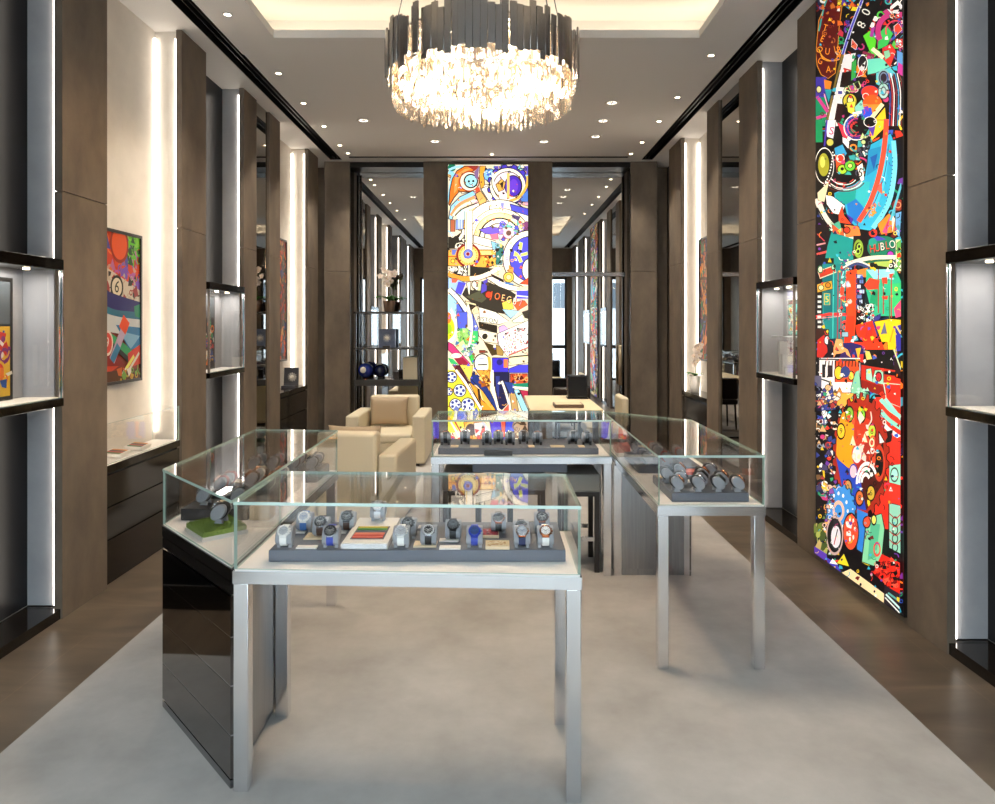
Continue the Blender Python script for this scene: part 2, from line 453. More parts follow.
# ---- side walls: slabs that stand proud, lit reveals behind them, recesses between
def side_wall(nm, s, xf, xb, pil, bays, mirror):
    w = struct(MB().box((min(xb, xb + s * .1), YW, 0), (max(xb, xb + s * .1), YM + .1, H - .001)).build('wall_' + nm, 'plaster'))
    def X(a, b, *r): return (min(a, b), max(a, b))
    for i, (y0, y1) in enumerate(pil):
        p = MB(); th = .045
        x0, x1 = X(xf, xf + s * th)
        for z0, z1 in ((.0, 2.327), (2.331, H - .002)): p.box((x0, y0, z0), (x1, y1, z1), bevel=.0015, seg=1)
        t = struct(p.build('trim_%d' % (len([q for q in bpy.data.objects if q.name.startswith('trim_')]) + 1), 'brown_panel'))
        x0, x1 = X(xf + s * th, xb)
        ym = (y0 + y1) / 2; white = lambda yy: any(k == 'white' and (abs(p - yy) < .02 or abs(q - yy) < .02) for p, q, k in bays)
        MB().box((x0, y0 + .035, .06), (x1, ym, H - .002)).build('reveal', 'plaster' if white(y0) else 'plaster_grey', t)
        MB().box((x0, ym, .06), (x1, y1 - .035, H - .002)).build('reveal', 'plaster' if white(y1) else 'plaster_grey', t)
        l = MB()
        for yy in (y0 + .021, y1 - .035):
            xa, xb_ = X(xf + s * (th + .004), xf + s * (th + .018)); l.box((xa, yy, .065), (xb_, yy + .013, H - .06))
        l.build('led_strip', 'led_white', t)
        xa, xb_ = X(xf + s * .003, xb)
        MB().box((xa, y0 + .004, .001), (xb_, y1 - .004, .055)).build('plinth', 'dark_lacquer', t)
    for y0, y1, kind in bays:
        xa, xb_ = X(xb, xb - s * .006)
        if kind == 'dark':
            MB().box((xa, y0 - (.035 if y0 > 0 else 0), .06), (xb_, min(y1 + .035, YM), H - .003)).build('recess_panel', 'dark_glass', w)
            xa, xb_ = X(xb, xf + s * .01)
            MB().box((xa, y0 + .001, .001), (xb_, y1 - .001, .055)).build('plinth', 'dark_lacquer', w)
        if kind == 'white':
            l = MB()
            xa, xb_ = X(xb - s * .003, xb - s * .016)
            for yy in (y1 + .012, y0 - .028): l.box((xa, yy, .8), (xb_, yy + .016, H - .06))
            l.build('led_strip', 'led_white', w)
    y0, y1 = mirror
    xa, xb_ = X(xf + s * .02, xf + s * .03)
    o = MB().box((xa, y0 + .012, .06), (xb_, y1 - .012, H - .004)).build('mirror', 'mirror_smoked')
    return w, o

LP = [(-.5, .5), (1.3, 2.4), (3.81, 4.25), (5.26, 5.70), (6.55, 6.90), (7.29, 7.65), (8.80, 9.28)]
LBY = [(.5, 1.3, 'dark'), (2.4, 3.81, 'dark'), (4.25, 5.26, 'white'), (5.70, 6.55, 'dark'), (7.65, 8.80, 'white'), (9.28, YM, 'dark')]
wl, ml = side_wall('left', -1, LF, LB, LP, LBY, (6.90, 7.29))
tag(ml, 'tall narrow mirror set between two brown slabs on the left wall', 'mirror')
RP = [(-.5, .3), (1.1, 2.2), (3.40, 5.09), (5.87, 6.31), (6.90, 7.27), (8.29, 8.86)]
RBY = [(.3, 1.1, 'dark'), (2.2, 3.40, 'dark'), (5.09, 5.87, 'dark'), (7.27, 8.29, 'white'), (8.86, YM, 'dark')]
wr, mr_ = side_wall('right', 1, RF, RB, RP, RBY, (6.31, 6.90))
tag(mr_, 'tall narrow mirror set between two brown slabs on the right wall', 'mirror')

# ---- back wall: dark backing, three brown slabs, mirrors in the two recesses
bw = struct(MB().box((-2.8, YM + .02, 0), (2.65, YM + .14, H)).build('wall_back', 'brown_panel'))
for x0, x1 in ((-2.33, -1.985), (-.985, .764), (1.83, 2.185)):
    p = MB()
    for z0, z1 in ((0, 2.327), (2.331, H - .002)): p.box((x0, YB, z0), (x1, YB + .05, z1), bevel=.0015, seg=1)
    t = struct(p.build('trim_%d' % (len([q for q in bpy.data.objects if q.name.startswith('trim_')]) + 1), 'brown_panel'))
    MB().box((x0 + .02, YB + .05, 0), (x1 - .02, YM + .02, H - .002)).build('reveal', 'dark_lacquer', t)
    e = MB()
    for x in (x0 + .001, x1 - .009): e.box((x, YB + .0515, .01), (x + .008, YB + .062, H - .004))
    e.build('metal_edge', 'steel_trim', t)
p = MB()
for x0, x1 in ((-1.985, -.985), (.764, 1.83)): p.box((x0, YB + .02, H - .075), (x1, YM, H - .004))
p.build('header', 'slot_black', bw)
o = MB().box((-1.962, YM, .02), (-1.008, YM + .01, H - .08)).build('mirror', 'mirror')
tag(o, 'big mirror behind the open shelves left of the back picture', 'mirror')
# the right recess is a mirrored glass door below a transom
d = bpy.data.objects.new('door_1', None); COL.objects.link(d); d.location = (1.297, YM, 0); struct(d)
MB().box((.79, YM - .004, .03), (1.805, YM + .01, 2.28)).build('glass_leaf', 'mirror', d)
MB().box((.79, YM - .004, 2.345), (1.805, YM + .01, H - .08)).build('transom_glass', 'mirror', d)
MB().box((.785, YM - .03, 2.285), (1.81, YM + .008, 2.34)).build('transom_bar', 'steel_trim', d)
MB().box((.785, YM - .02, .005), (1.81, YM + .008, .028)).build('threshold', 'slot_black', d)
hd = MB().cyl((1.735, YM - .075, .76), .028, .56, n=16).build('handle', mat('handle_gold', '#b9a88c', .3, metal=.6), d)
MB().cyl((1.735, YM - .06, .84), .01, .055, mtx=Matrix.Rotation(-PI / 2, 4, 'X'), n=10).cyl((1.735, YM - .06, 1.24), .01, .055, mtx=Matrix.Rotation(-PI / 2, 4, 'X'), n=10).build('bracket', 'chrome', hd)

# ---- shop front behind the viewer: the daylight comes through it
wf = MB()
wf.box((-2.8, YW - .1, 2.98), (2.65, YW, H + .0)); wf.box((-2.8, YW - .1, 0), (-2.2, YW, 2.98)); wf.box((2.05, YW - .1, 0), (2.65, YW, 2.98))
struct(wf.build('wall_front', 'brown_panel'))
wn = bpy.data.objects.new('window_1', None); COL.objects.link(wn); wn.location = (0, YW, 0); struct(wn)
fr = MB()
for x in (-2.2, -.82, .62, 1.99): fr.box((x, YW - .08, .0), (x + .06, YW - .02, 2.98))
for z in (0.0, .92, 2.92): fr.box((-2.2, YW - .08, z), (2.05, YW - .02, z + (.10 if z > .5 and z < 2 else .06)))
fr.build('window_frame', 'slot_black', wn)
g = MB()
for x0, x1 in ((-2.14, -.82), (-.76, .62), (.68, 1.99)):
    for z0, z1 in ((.06, .92), (1.02, 2.92)): g.box((x0, YW - .055, z0), (x1, YW - .047, z1))
g.build('pane', 'window_glass', wn)
gr = struct(MB().box((-30, -40, -.2), (30, YW - .1, -.1)).build('ground', mat('asphalt', '#b4b6b8', .9)))
st = MB(); rg = random.Random(3)
for i in range(9):
    x = -22 + i * 5; h = rg.uniform(7, 15); st.box((x, -26, -.1), (x + 4.9, -22, h), mi=0)
    for k in range(1, int(h / 2.6)):
        for j in range(4): st.box((x + .4 + j * 1.15, -22.0, k * 2.6), (x + 1.2 + j * 1.15, -21.95, k * 2.6 + 1.5), mi=1)
struct(st.build('street_facade', [mat('facade', '#c6c8ca', .8), mat('facade_glass', '#3c4650', .1)]))

# ================================================================== LAMPS
WARM = (1.0, .80, .56); NEUT = (1.0, .92, .80)
def downlight(px, py, label, kind='spot', energy=34, glow=True):
    y = (H - EYE) * F / (CY - py); x = (px - CX) * y / F
    t = thing('downlight', label, 'ceiling light', (x, y, H), 'recessed ceiling spotlights' if kind == 'spot' else 'round ceiling grilles')
    r = .036 if kind == 'spot' else .075
    MB().lathe([(r * .66, -.001), (r * .72, -.008), (r, -.005), (r, -.0008)], c=(x, y, H), n=20, closed=True).build('bezel', 'ceiling_paint' if kind == 'spot' else 'white_paint', t)
    if kind == 'spot':
        MB().cyl((x, y, H - .0035), r * .62, .002, n=16).build('lens', 'spot_glow', t)
        lamp('downlight_lamp', 'SPOT', (x, y, H - .02), energy, NEUT, t, spot_size=math.radians(82), spot_blend=.7, shadow_soft_size=.03)
    else:
        MB().cyl((x, y, H - .0025), r * .64, .0015, n=20).build('grille', 'stand_grey', t)
        b = MB()
        for k in range(10):
            a = 2 * PI * k / 10; b.cyl((x + r * .48 * math.cos(a), y + r * .48 * math.sin(a), H - .0045), .008, .0015, n=8)
        b.build('led_dot', 'dot_glow', t)
        lamp('grille_lamp', 'SPOT', (x, y, H - .02), energy, NEUT, t, spot_size=math.radians(70), spot_blend=.6, shadow_soft_size=.05)
    return t
ordn = ['nearest', 'second', 'third', 'fourth', 'fifth', 'sixth']
for i, p in enumerate([(227.5, 14), (278.5, 73), (303.5, 103), (324, 126), (340, 145), (348, 153)]):
    downlight(*p, 'small recessed spotlight, %s along the left black ceiling slot' % (ordn[i] if i < 5 else 'farthest'))
for i, p in enumerate([(711, 55), (677.5, 97), (659, 121), (642, 142), (631, 153.5)]):
    downlight(*p, 'small recessed spotlight, %s along the right black ceiling slot' % (ordn[i] if i < 4 else 'farthest'))
downlight(492, 154, 'small recessed spotlight in front of the middle of the back wall')
for p, l in (((363.6, 120.3), 'round ceiling fitting with a ring of lights, left of chandelier by the left slot'),
             ((435, 141.2), 'round ceiling fitting with a ring of lights, below left of the chandelier'),
             ((544, 141.4), 'round ceiling fitting with a ring of lights, below right of the chandelier'),
             ((612, 102.6), 'round ceiling fitting with a ring of lights, nearest of three right of chandelier'),
             ((603, 120.6), 'round ceiling fitting with a ring of lights, middle of three right of chandelier'),
             ((595.5, 136.4), 'round ceiling fitting with a ring of lights, farthest of three right of chandelier')):
    downlight(*p, l, 'ring', 30)

# ---- chandelier
cc = (-.077, 3.93)
ch = thing('chandelier', 'large round chandelier of dark metal slats and glowing crystal rods under the coffer', 'chandelier', (*cc, 4.02))
rg = random.Random(11); N = 92; R0 = .525
mat('smoked_metal', '#a39e9a', .25, metal=.95)
for i in range(N):
    a = 2 * PI * (i + .5) / N; jr = rg.choice((0, .012, -.012, .006)); w = 2 * PI * R0 / N * .52; z0 = 2.945 + rg.uniform(-.018, .025); z1 = 3.19 + rg.uniform(-.03, .035)
    R = Matrix.Rotation(a, 3, 'Z')
    b = MB(); b.box((R0 + jr - .005, -w, z0), (R0 + jr + .005, w, z1), bevel=.002, seg=1)
    for v in b.bm.verts: v.co = R @ v.co + Vector((*cc, 0))
    b.build('slat', 'smoked_metal', ch)
def crystal_mat():
    m = bpy.data.materials.new('crystal'); m.use_nodes = True; MATS['crystal'] = m
    nt = m.node_tree; nt.nodes.clear(); L = nt.links.new
    o = nt.nodes.new('ShaderNodeOutputMaterial'); mx = nt.nodes.new('ShaderNodeMixShader')
    g = nt.nodes.new('ShaderNodeBsdfGlossy'); g.inputs['Roughness'].default_value = .06; g.inputs['Color'].default_value = (*lin('#fffaf2'), 1)
    t = nt.nodes.new('ShaderNodeBsdfTransparent'); t.inputs['Color'].default_value = (*lin('#fefcf9'), 1)
    L(facing(nt, .95, .10), mx.inputs[0]); L(t.outputs[0], mx.inputs[1]); L(g.outputs[0], mx.inputs[2]); L(mx.outputs[0], o.inputs['Surface'])
crystal_mat()
def rod(b, a, r, z0, z1, rr):
    x, y = cc[0] + r * math.cos(a), cc[1] + r * math.sin(a)
    b.cyl((x, y, z0), rr * .55, .012, n=6, r2=rr, smooth=False, mtx=Matrix.Rotation(a, 4, 'Z')); b.cyl((x, y, z0 + .012), rr, z1 - z0 - .012, n=6, smooth=False, mtx=Matrix.Rotation(a, 4, 'Z'))
for i in range(100):
    b = MB(); rod(b, 2 * PI * i / 100, .485 + rg.choice((0, .008)), 2.818 + rg.uniform(-.016, .02), 3.1, .0105); b.build('crystal_rod', 'crystal', ch)
b = MB()
for r, n, z in ((.425, 70, 2.825), (.36, 54, 2.83), (.29, 40, 2.84), (.2, 26, 2.85)):
    for i in range(n): rod(b, 2 * PI * (i + rg.random() * .4) / n, r, z + rg.uniform(-.02, .03), 3.12, .0095)
o = b.build('crystal_rod', 'crystal', ch); o['kind'] = 'stuff'
for r, n, z in ((.452, 40, 2.885), (.39, 24, 2.93), (.325, 20, 2.91), (.245, 14, 2.93), (.14, 8, 2.95)):
    for i in range(n):
        a = 2 * PI * (i + .5) / n; zz = z + (0, .075, .135)[i % 3]
        MB().lathe([(.0, 0), (.006, .005), (.0075, .014), (.005, .024), (0, .03)], n=8, c=(cc[0] + r * math.cos(a), cc[1] + r * math.sin(a), zz)).build('bulb', 'bulb_glow', ch)
b = MB()
b.lathe([(.50, 3.135), (.50, 3.15), (.12, 3.15), (.12, 3.135)], n=48, c=(*cc, 0), closed=True)
b.build('top_plate', 'chrome', ch)
for i in range(6):
    a = 2 * PI * (i + .25) / 6; MB().tube([(cc[0] + .5 * math.cos(a), cc[1] + .5 * math.sin(a), 3.15), (cc[0] + .3 * math.cos(a), cc[1] + .3 * math.sin(a), H + .24)], .003, n=6).build('wire', 'steel_trim', ch)
for i in range(6):
    a = 2 * PI * i / 6; lamp('bulb_lamp', 'POINT', (cc[0] + .3 * math.cos(a), cc[1] + .3 * math.sin(a), 2.93), 17, (1, .79, .56), ch, shadow_soft_size=.04)

# ================================================================== WALL VITRINES
def vitrine(label, s, xf, xb, y0, y1, grp='glass wall vitrines'):
    """a lit glass box in the recess, s = -1 on the left wall, +1 on the right"""
    xi, xo = xb - s * .012, xf - s * .015     # back and front
    X = lambda a, b: (min(a, b), max(a, b))
    t = thing('vitrine', label, 'display case', (xi, (y0 + y1) / 2, 1.16), grp)
    a, b = X(xi, xo)
    MB().box((a, y0, 1.895), (b, y1, 1.955), bevel=.003, seg=1).build('top_frame', 'dark_chrome', t)
    MB().box((a, y0, 1.16), (b, y1, 1.205), bevel=.003, seg=1).build('bottom_frame', 'dark_chrome', t)
    MB().box((a, y1 - .014, 1.205), (b - (.045 if s < 0 else 0), y1 - .004, 1.895)).build('end_panel', 'plaster_grey', t) if s < 0 else MB().box((a + .045, y1 - .014, 1.205), (b, y1 - .004, 1.895)).build('end_panel', 'plaster_grey', t)
    a2, b2 = X(xi, xi - s * .01)
    MB().box((a2, y0 + .01, 1.205), (b2, y1 - .015, 1.895)).build('back_panel', 'plaster_grey', t)
    a2, b2 = X(xi - s * .011, xo + s * .02)
    MB().box((a2, y0 + .01, 1.2055), (b2, y1 - .016, 1.210)).build('shelf_liner', 'white_paint', t)
    a2, b2 = X(xo + s * .004, xo + s * .012)
    g = MB(); g.box((a2, y0 + .012, 1.206), (b2, y1 - .012, 1.894))
    for f in g.bm.faces: f.material_index = 0 if abs(f.normal.x) > .5 else 1
    g.bm.normal_update()
    for f in g.bm.faces: f.material_index = 0 if abs(f.normal.x) > .5 else 1
    g.build('glass_front', ['glass_pane', 'edge_chip'], t)
    for yy in (y0 + .002, y1 - .012):
        a2, b2 = X(xo + s * .001, xo + s * .02); MB().box((a2, yy, 1.206), (b2, yy + .010, 1.894)).build('post', 'chrome', t)
    n = max(2, int((y1 - y0) / .3)); l = MB()
    for i in range(n):
        yy = y1 - .14 - i * .24
        l.cyl(((xi + xo) / 2, yy, 1.891), .016, .003, n=14)
    l.build('spot', 'spot_glow', t)
    lamp('vitrine_lamp', 'AREA', ((xi + xo) / 2, (y0 + y1) / 2, 1.886), 2.5 * (y1 - y0), (1, .95, .88), t, shape='RECTANGLE', size=.07, size_y=(y1 - y0) * .8)
    return t
vitrine('glass wall vitrine with dark frame, nearest one on the left wall', -1, LF, LB, 2.47, 3.80)
vitrine('small glass wall vitrine with dark frame, farther one on the left wall', -1, LF, LB, 5.735, 6.535)
vitrine('glass wall vitrine with dark frame, cut by the right picture edge', 1, RF, RB, 2.27, 3.39)
vitrine('glass wall vitrine holding coloured displays, right wall beyond the tall picture', 1, RF, RB, 5.125, 5.855)
# ================================================================== PICTURES
artmat('lightbox_print', .36, .5); artmat('lightbox_bright', .44, .5); artmat('paint_print', 0.0, .4)
mat('black_frame', '#141210', .35)
K, W = '#0c0a0c', '#f6f2ea'

# ---- tall light box on the right wall
AX = RF - .017
ay0, ay1 = AX * F / (903 - CX), AX * F / (816.5 - CX)
pr = thing('lightbox_picture', 'tall backlit pop-art picture full of gears and dials on the right wall', 'picture', (RF, (ay0 + ay1) / 2, .05), 'backlit pictures')
MB().box((AX + .001, ay0, .055), (RF - .001, ay1, 3.79)).build('light_box', 'black_frame', pr)
b = MB()
for y in (ay0 - .012, ay1 + .001): b.box((AX - .002, y, .05), (RF - .001, y + .011, 3.795))
for z in (.043, 3.791): b.box((AX - .002, ay0 - .012, z), (RF - .001, ay1 + .012, z + .011))
b.build('frame', 'black_frame', pr)
a = Art(lambda px, py: (AX - .001, AX * F / (px - CX), EYE - (py - CY) * (AX * F / (px - CX)) / F), (-1, 0, 0))
a.face([(AX - .001, ay0, .056), (AX - .001, ay1, .056), (AX - .001, ay1, 3.789), (AX - .001, ay0, 3.789)], '#120e12', raw=True)
mix = ['#e83828', '#f0c828', '#2a9a68', '#3858c0', '#f6f2ea', '#c83878', '#f08828', '#38b0c8', '#7038a0']
dense = ['#e83828', '#f0c828', '#2a9a68', '#3858c0', '#e8e2da', '#c83878', '#f08828', '#38b0c8', '#7038a0', '#701818', '#182848']
a.view(0, 0, 1); a.confetti(815, -30, 905, 620, 520, dense, 6, 20, K)
# top, above the picture's visible edge
a.view(810, -120, 6.43); a.confetti(0, 0, 620, 760, 150, mix, 45, 21, K)
a.view(810, 0, 6.43)
a.confetti(380, 0, 610, 470, 60, ['#e83828', '#58c848', '#f6f2ea', '#c83878', '#38b0a8', '#301828', '#8850a8'], 30, 5, K)
a.poly([(40, 340), (60, 130), (115, -5), (215, -5), (190, 180), (180, 330), (165, 470), (120, 505), (75, 480), (48, 420)], '#5c1414', '#f09a28', 4)
a.curve([(60, 200), (90, 60), (110, 0)], 9, '#38a8a0'); a.confetti(70, 30, 160, 300, 24, ['#8a2a1a', '#c86a28', '#3a1030', '#a84838'], 18, 8)
a.ring(150, 300, 88, 94, '#f0a030', 20, 170); a.ring(130, 330, 60, 65, '#f0a030', 10, 160)
for ch_, x, y, r in (('U', 115, 332, .1), ('L', 168, 318, -.2), ('B', 190, 322, -.3), ('G', 70, 392, .5), ('A', 122, 448, 0), ('O', 63, 320, .8), ('T', 100, 180, .3), ('E', 82, 250, .4)): a.text(ch_, x, y, 62, '#ff9a28', r, .75)
a.confetti(185, 0, 310, 270, 46, ['#f0d428', '#5a34a0', '#2a9a58', '#e86a28', '#f0d428', '#7848a8', '#c83048'], 25, 9, K)
a.poly([(345, -5), (470, -5), (330, 300), (215, 350)], K)
a.curve([(340, 0), (270, 180), (215, 350)], 20, '#f0ecf0', 6); a.curve([(340, 0), (270, 180), (215, 350)], 14, '#4a48b8', 6)
a.text('8', 338, 160, 80, '#f0ecdc', -1.1); a.text('0', 368, 78, 80, '#f0ecdc', -1.1)
a.poly([(345, 230), (392, 195), (432, 260), (425, 315), (390, 335)], '#5cd42c', K); a.poly([(445, 215), (495, 165), (540, 215), (500, 300), (440, 318)], '#3cc458', K)
a.poly([(400, 180), (425, 170), (410, 240), (388, 235)], '#a83898'); a.ring(555, 200, 95, 130, '#c8387c', 150, 300); a.ring(560, 200, 62, 72, '#e84858', 160, 330)
a.poly([(500, 60), (570, 0), (605, 40), (560, 120)], W, K); a.poly([(520, 70), (570, 30), (585, 60)], K); a.confetti(510, 10, 600, 110, 12, [K, W, '#e83828'], 18, 3)
a.poly([(545, 170), (575, 145), (600, 190), (555, 235)], '#e84830', W); a.rect(552, 250, 604, 305, '#d83030'); a.confetti(552, 250, 604, 305, 8, [W], 10, 4)
a.poly([(560, 320), (600, 340), (600, 470), (560, 420)], '#5a98d0', K); a.poly([(570, 400), (600, 420), (600, 490), (565, 470)], '#c83898')
a.poly([(468, 310), (525, 280), (560, 330), (520, 435), (480, 400)], '#e43428', K); a.poly([(478, 330), (515, 320), (525, 360), (490, 385)], '#88c8a0', K)
a.poly([(375, 380), (470, 370), (520, 430), (430, 470), (375, 480)], '#6cd4b8', K); a.poly([(430, 470), (520, 430), (555, 470), (470, 560), (430, 540)], '#58c0c8', K)
a.disc(480, 500, 36, '#281828', '#88b8b8', 8, 1.4); a.ring(480, 500, 20, 26, '#7888a0', 0, 360, 1.4)
a.stroke([(405, 312), (478, 372)], 26, '#f0e4c4'); a.stroke([(345, 335), (420, 360)], 18, '#902848')
a.poly([(275, 250), (310, 290), (300, 320), (270, 300)], '#e85840', W)
a.poly([(225, 352), (300, 340), (240, 560), (190, 810), (112, 810)], '#ece8e4')
a.curve([(215, 350), (160, 560), (108, 810)], 16, '#806a30', 6); a.curve([(207, 350), (152, 560), (100, 810)], 4, K, 6)
a.poly([(212, 465), (268, 455), (250, 565), (196, 560)], '#1a0a08'); a.poly([(180, 665), (230, 670), (200, 790), (160, 780)], '#281010'); a.stroke([(220, 440), (270, 455)], 10, '#c02828'); a.rect(185, 585, 212, 605, '#484898')
a.rect(40, 495, 110, 625, '#4438a0'); a.disc(62, 575, 16, '#e0d890', K, 4, 1.4); a.poly([(95, 510), (145, 525), (135, 575), (100, 570)], '#f08828'); a.poly([(100, 575), (145, 575), (125, 660)], '#28a0a8')
a.rect(40, 625, 110, 810, '#18885a'); a.stroke([(50, 620), (120, 720)], 22, '#d03c88'); a.stroke([(45, 760), (110, 740)], 20, '#d03c88'); a.stroke([(95, 600), (125, 700)], 8, '#f0a0c0')
a.disc(345, 405, 30, '#1a1218', W, 5, 1.7); a.poly([(275, 400), (305, 380), (300, 500), (268, 520)], '#38a848', K); a.poly([(305, 500), (350, 480), (330, 440)], '#d03038', W, 4); a.poly([(320, 440), (365, 390), (350, 470)], '#ece4e0')
for i, x in enumerate((245, 278, 312)): a.text('SUU'[i], x, 585 - i * 16, 70, '#d8e090', -.4); a.ring(x, 580 - i * 16, 20, 24, '#487848', 40, 300)
a.disc(262, 650, 46, '#d0c038', K, 8, 1.1); a.disc(265, 645, 20, '#f0f0a0', K, 8, 1.4); a.poly([(240, 660), (300, 650), (290, 740), (250, 720)], '#e0d848', K)
a.disc(392, 592, 58, '#e83a28', '#28306a', 6, .75); a.disc(365, 620, 20, '#e83a28', W, 4); a.poly([(290, 690), (340, 640), (360, 700), (310, 760)], '#88d0c0', K); a.stroke([(280, 730), (340, 720)], 14, W); a.stroke([(280, 745), (340, 738)], 8, '#3848b0')
a.disc(408, 670, 62, '#ff5c20', None, 0, 1, 24, 180, 360); a.poly([(345, 672), (470, 670), (440, 730), (360, 720)], '#f08c30'); a.poly([(340, 705), (400, 690), (420, 800), (350, 770)], '#3450d8'); a.poly([(350, 690), (380, 680), (385, 720)], '#8838b0')
a.poly([(430, 760), (490, 690), (500, 810), (420, 810)], '#f0c428', K); a.stroke([(385, 780), (475, 668)], 26, '#f0e8b0'); a.disc(395, 780, 30, K, W, 4, .7)
a.disc(480, 585, 34, '#a8c8c0', '#283838', 5, 1.5); a.ring(480, 585, 12, 18, '#586868', 0, 360, 1.7)
for i, (c_, x) in enumerate((('#3858b0', 510), ('#c83838', 524), (W, 536), ('#782838', 552), ('#38a0c8', 565), (W, 578), ('#882020', 592))): a.curve([(x - 10, 470), (x + 12, 600), (x + 6, 810)], 6, c_, 6)
a.confetti(180, 740, 330, 810, 16, ['#e83828', '#28a070', '#d8c030', K], 18, 6, K)
a.view(810, 120, 5.36)
a.rect(35, 60, 130, 480, '#16120e'); a.curve([(40, 0), (42, 120)], 60, '#1a9058'); a.poly([(85, 0), (145, 0), (130, 100), (95, 90)], '#f0e8ec', K); a.text('S', 120, 60, 60, '#c02860', .2); a.curve([(95, 0), (82, 140)], 9, '#4a38a8')
a.rect(95, 100, 150, 160, K); a.disc(112, 120, 20, '#d0c858', K, 4)
a.disc(82, 245, 50, '#141410', W, 3, 1.9); a.disc(78, 240, 32, '#a4a22c', K, 5, 2.1); a.disc(72, 225, 14, '#d0d060', None, 0, 2.2)
for i in range(12): a.stroke([(128 - i * i * .35, 170 + i * 16), (126 - (i + .5) ** 2 * .35, 178 + i * 16)], 7, W)
a.poly([(150, 10), (200, 40), (218, 105), (180, 90)], '#f03850', K); a.poly([(178, 90), (218, 105), (212, 155), (180, 120)], '#f4ecec', K)
a.poly([(135, 150), (180, 130), (205, 180), (150, 240)], '#38a0d0', K)
for r in (70, 60, 50, 40, 30): a.ring(255, 40, r - 6, r, ['#c83890', '#4a3ab0', W, '#c03838', '#282048'][r // 10 % 5], 60, 280, 1)
a.confetti(200, 60, 330, 300, 40, ['#80c8c8', '#c8d890', '#38a8a8', '#e86a28', W, '#484858'], 22, 14, K)
a.poly([(330, 0), (415, 0), (410, 40), (340, 110), (325, 70)], '#f0c830', K); a.poly([(320, 40), (360, 20), (345, 90)], '#5838a8'); a.disc(330, 10, 34, K, W, 4, .8); a.poly([(340, 110), (380, 90), (375, 140)], '#f05828')
# the big turquoise dial
a.poly([(330, 130), (440, 70), (468, 140), (468, 260), (440, 440), (400, 540), (330, 595), (260, 585), (225, 550), (200, 500), (190, 450), (140, 445), (135, 390), (260, 330), (300, 300)], '#30a8cc', K, 6)
a.curve([(455, 110), (462, 260), (430, 440), (345, 580)], 26, '#74d4ea'); a.curve([(415, 180), (395, 340), (330, 520)], 26, '#4cc0e0')
a.poly([(140, 395), (250, 350), (270, 420), (215, 455), (150, 440)], '#1c9c94'); a.poly([(205, 450), (260, 420), (300, 480), (260, 560), (215, 520)], '#2474c4'); a.poly([(320, 160), (390, 140), (370, 260), (310, 300)], '#2488b8'); a.poly([(330, 200), (370, 180), (350, 270)], '#2058a8')
a.poly([(260, 330), (330, 330), (310, 480), (250, 420)], '#38b8c0'); a.poly([(200, 500), (240, 530), (230, 560)], '#48289a')
a.curve([(418, -5), (408, 130), (380, 290), (330, 440), (268, 545)], 27, '#ea5034'); a.curve([(432, 130), (405, 300), (350, 450), (300, 530)], 4, '#184878')
for i in range(16): a.stroke([(452 - i * i * .28, 200 + i * 21), (451 - i * i * .28, 206 + i * 21)], 5, '#1c3c60')
a.poly([(365, 370), (392, 330), (395, 400)], '#e86a50', '#8a3060', 3); a.confetti(310, 455, 355, 515, 12, ['#f0a040', '#e87830'], 14, 15, '#a03020')
a.poly([(140, 190), (190, 180), (200, 260), (150, 280)], '#f05824', K); a.disc(170, 205, 20, '#e83828', W, 4); a.disc(180, 265, 26, '#a8d838', K, 5); a.disc(222, 245, 30, '#68c838', K, 5); a.disc(222, 245, 12, '#e8f080', K, 4); a.disc(180, 262, 9, K)
for i in range(6): a.ring(190, 300, 52 + i * 13, 58 + i * 13, ['#e04838', W, K, '#c84848', W, '#602020'][i], 25, 160, .7)
for i in range(5): a.curve([(118, 300 + i * 14), (150, 325 + i * 12), (185, 330 + i * 12)], 5, [K, W, K, W, K][i])
a.poly([(258, 250), (290, 230), (300, 320), (280, 330)], W, K); a.text('5', 278, 285, 70, K, .3)
a.curve([(45, 420), (85, 520), (170, 610), (275, 625)], 34, '#e8e2d0'); a.curve([(45, 470), (90, 550), (140, 600)], 8, K); a.poly([(90, 400), (130, 410), (195, 460), (175, 510), (130, 500), (95, 450)], '#f6f2ee', K); a.poly([(45, 390), (110, 330), (85, 440), (50, 430)], '#e8dcb0', K)
a.poly([(180, 460), (190, 510), (230, 560), (160, 550), (160, 510)], '#f04828', K); a.poly([(190, 560), (270, 570), (280, 620), (200, 628)], '#f0823c', K); a.poly([(125, 560), (185, 580), (190, 620), (130, 610)], '#e0582c', K); a.poly([(130, 560), (165, 540), (180, 600)], '#50b090'); a.text('4', 165, 595, 40, '#f0d838', .2); a.disc(205, 590, 18, '#c03820', K, 5)
a.rect(35, 560, 110, 810, '#1c1416'); a.stroke([(45, 610), (85, 650)], 5, '#c83848'); a.stroke([(42, 670), (90, 660)], 8, '#e8a0a0'); a.stroke([(42, 720), (125, 698)], 12, '#d85048')
a.poly([(122, 600), (240, 638), (235, 700), (255, 762), (80, 790), (100, 680)], '#1a908a'); a.rect(240, 620, 330, 760, '#181014')
a.ring(268, 690, 18, 26, '#88a838', 0, 360, 1.9); a.text('8', 268, 695, 90, '#a8c850', .2, .7)
a.poly([(370, 560), (430, 500), (470, 540), (460, 600), (390, 615)], '#f08828', K); a.poly([(395, 600), (440, 510), (420, 610)], '#d04888'); a.text('H', 435, 570, 60, '#e83838', .2); a.poly([(445, 500), (465, 530), (450, 600)], '#e8e0d0')
a.disc(480, 455, 34, '#8a2a20', K, 6); a.ring(480, 455, 12, 18, '#d89060'); a.poly([(465, 500), (500, 490), (490, 630), (468, 610)], '#68a8d8', K); a.stroke([(440, 540), (500, 340)], 12, '#58b8c8')
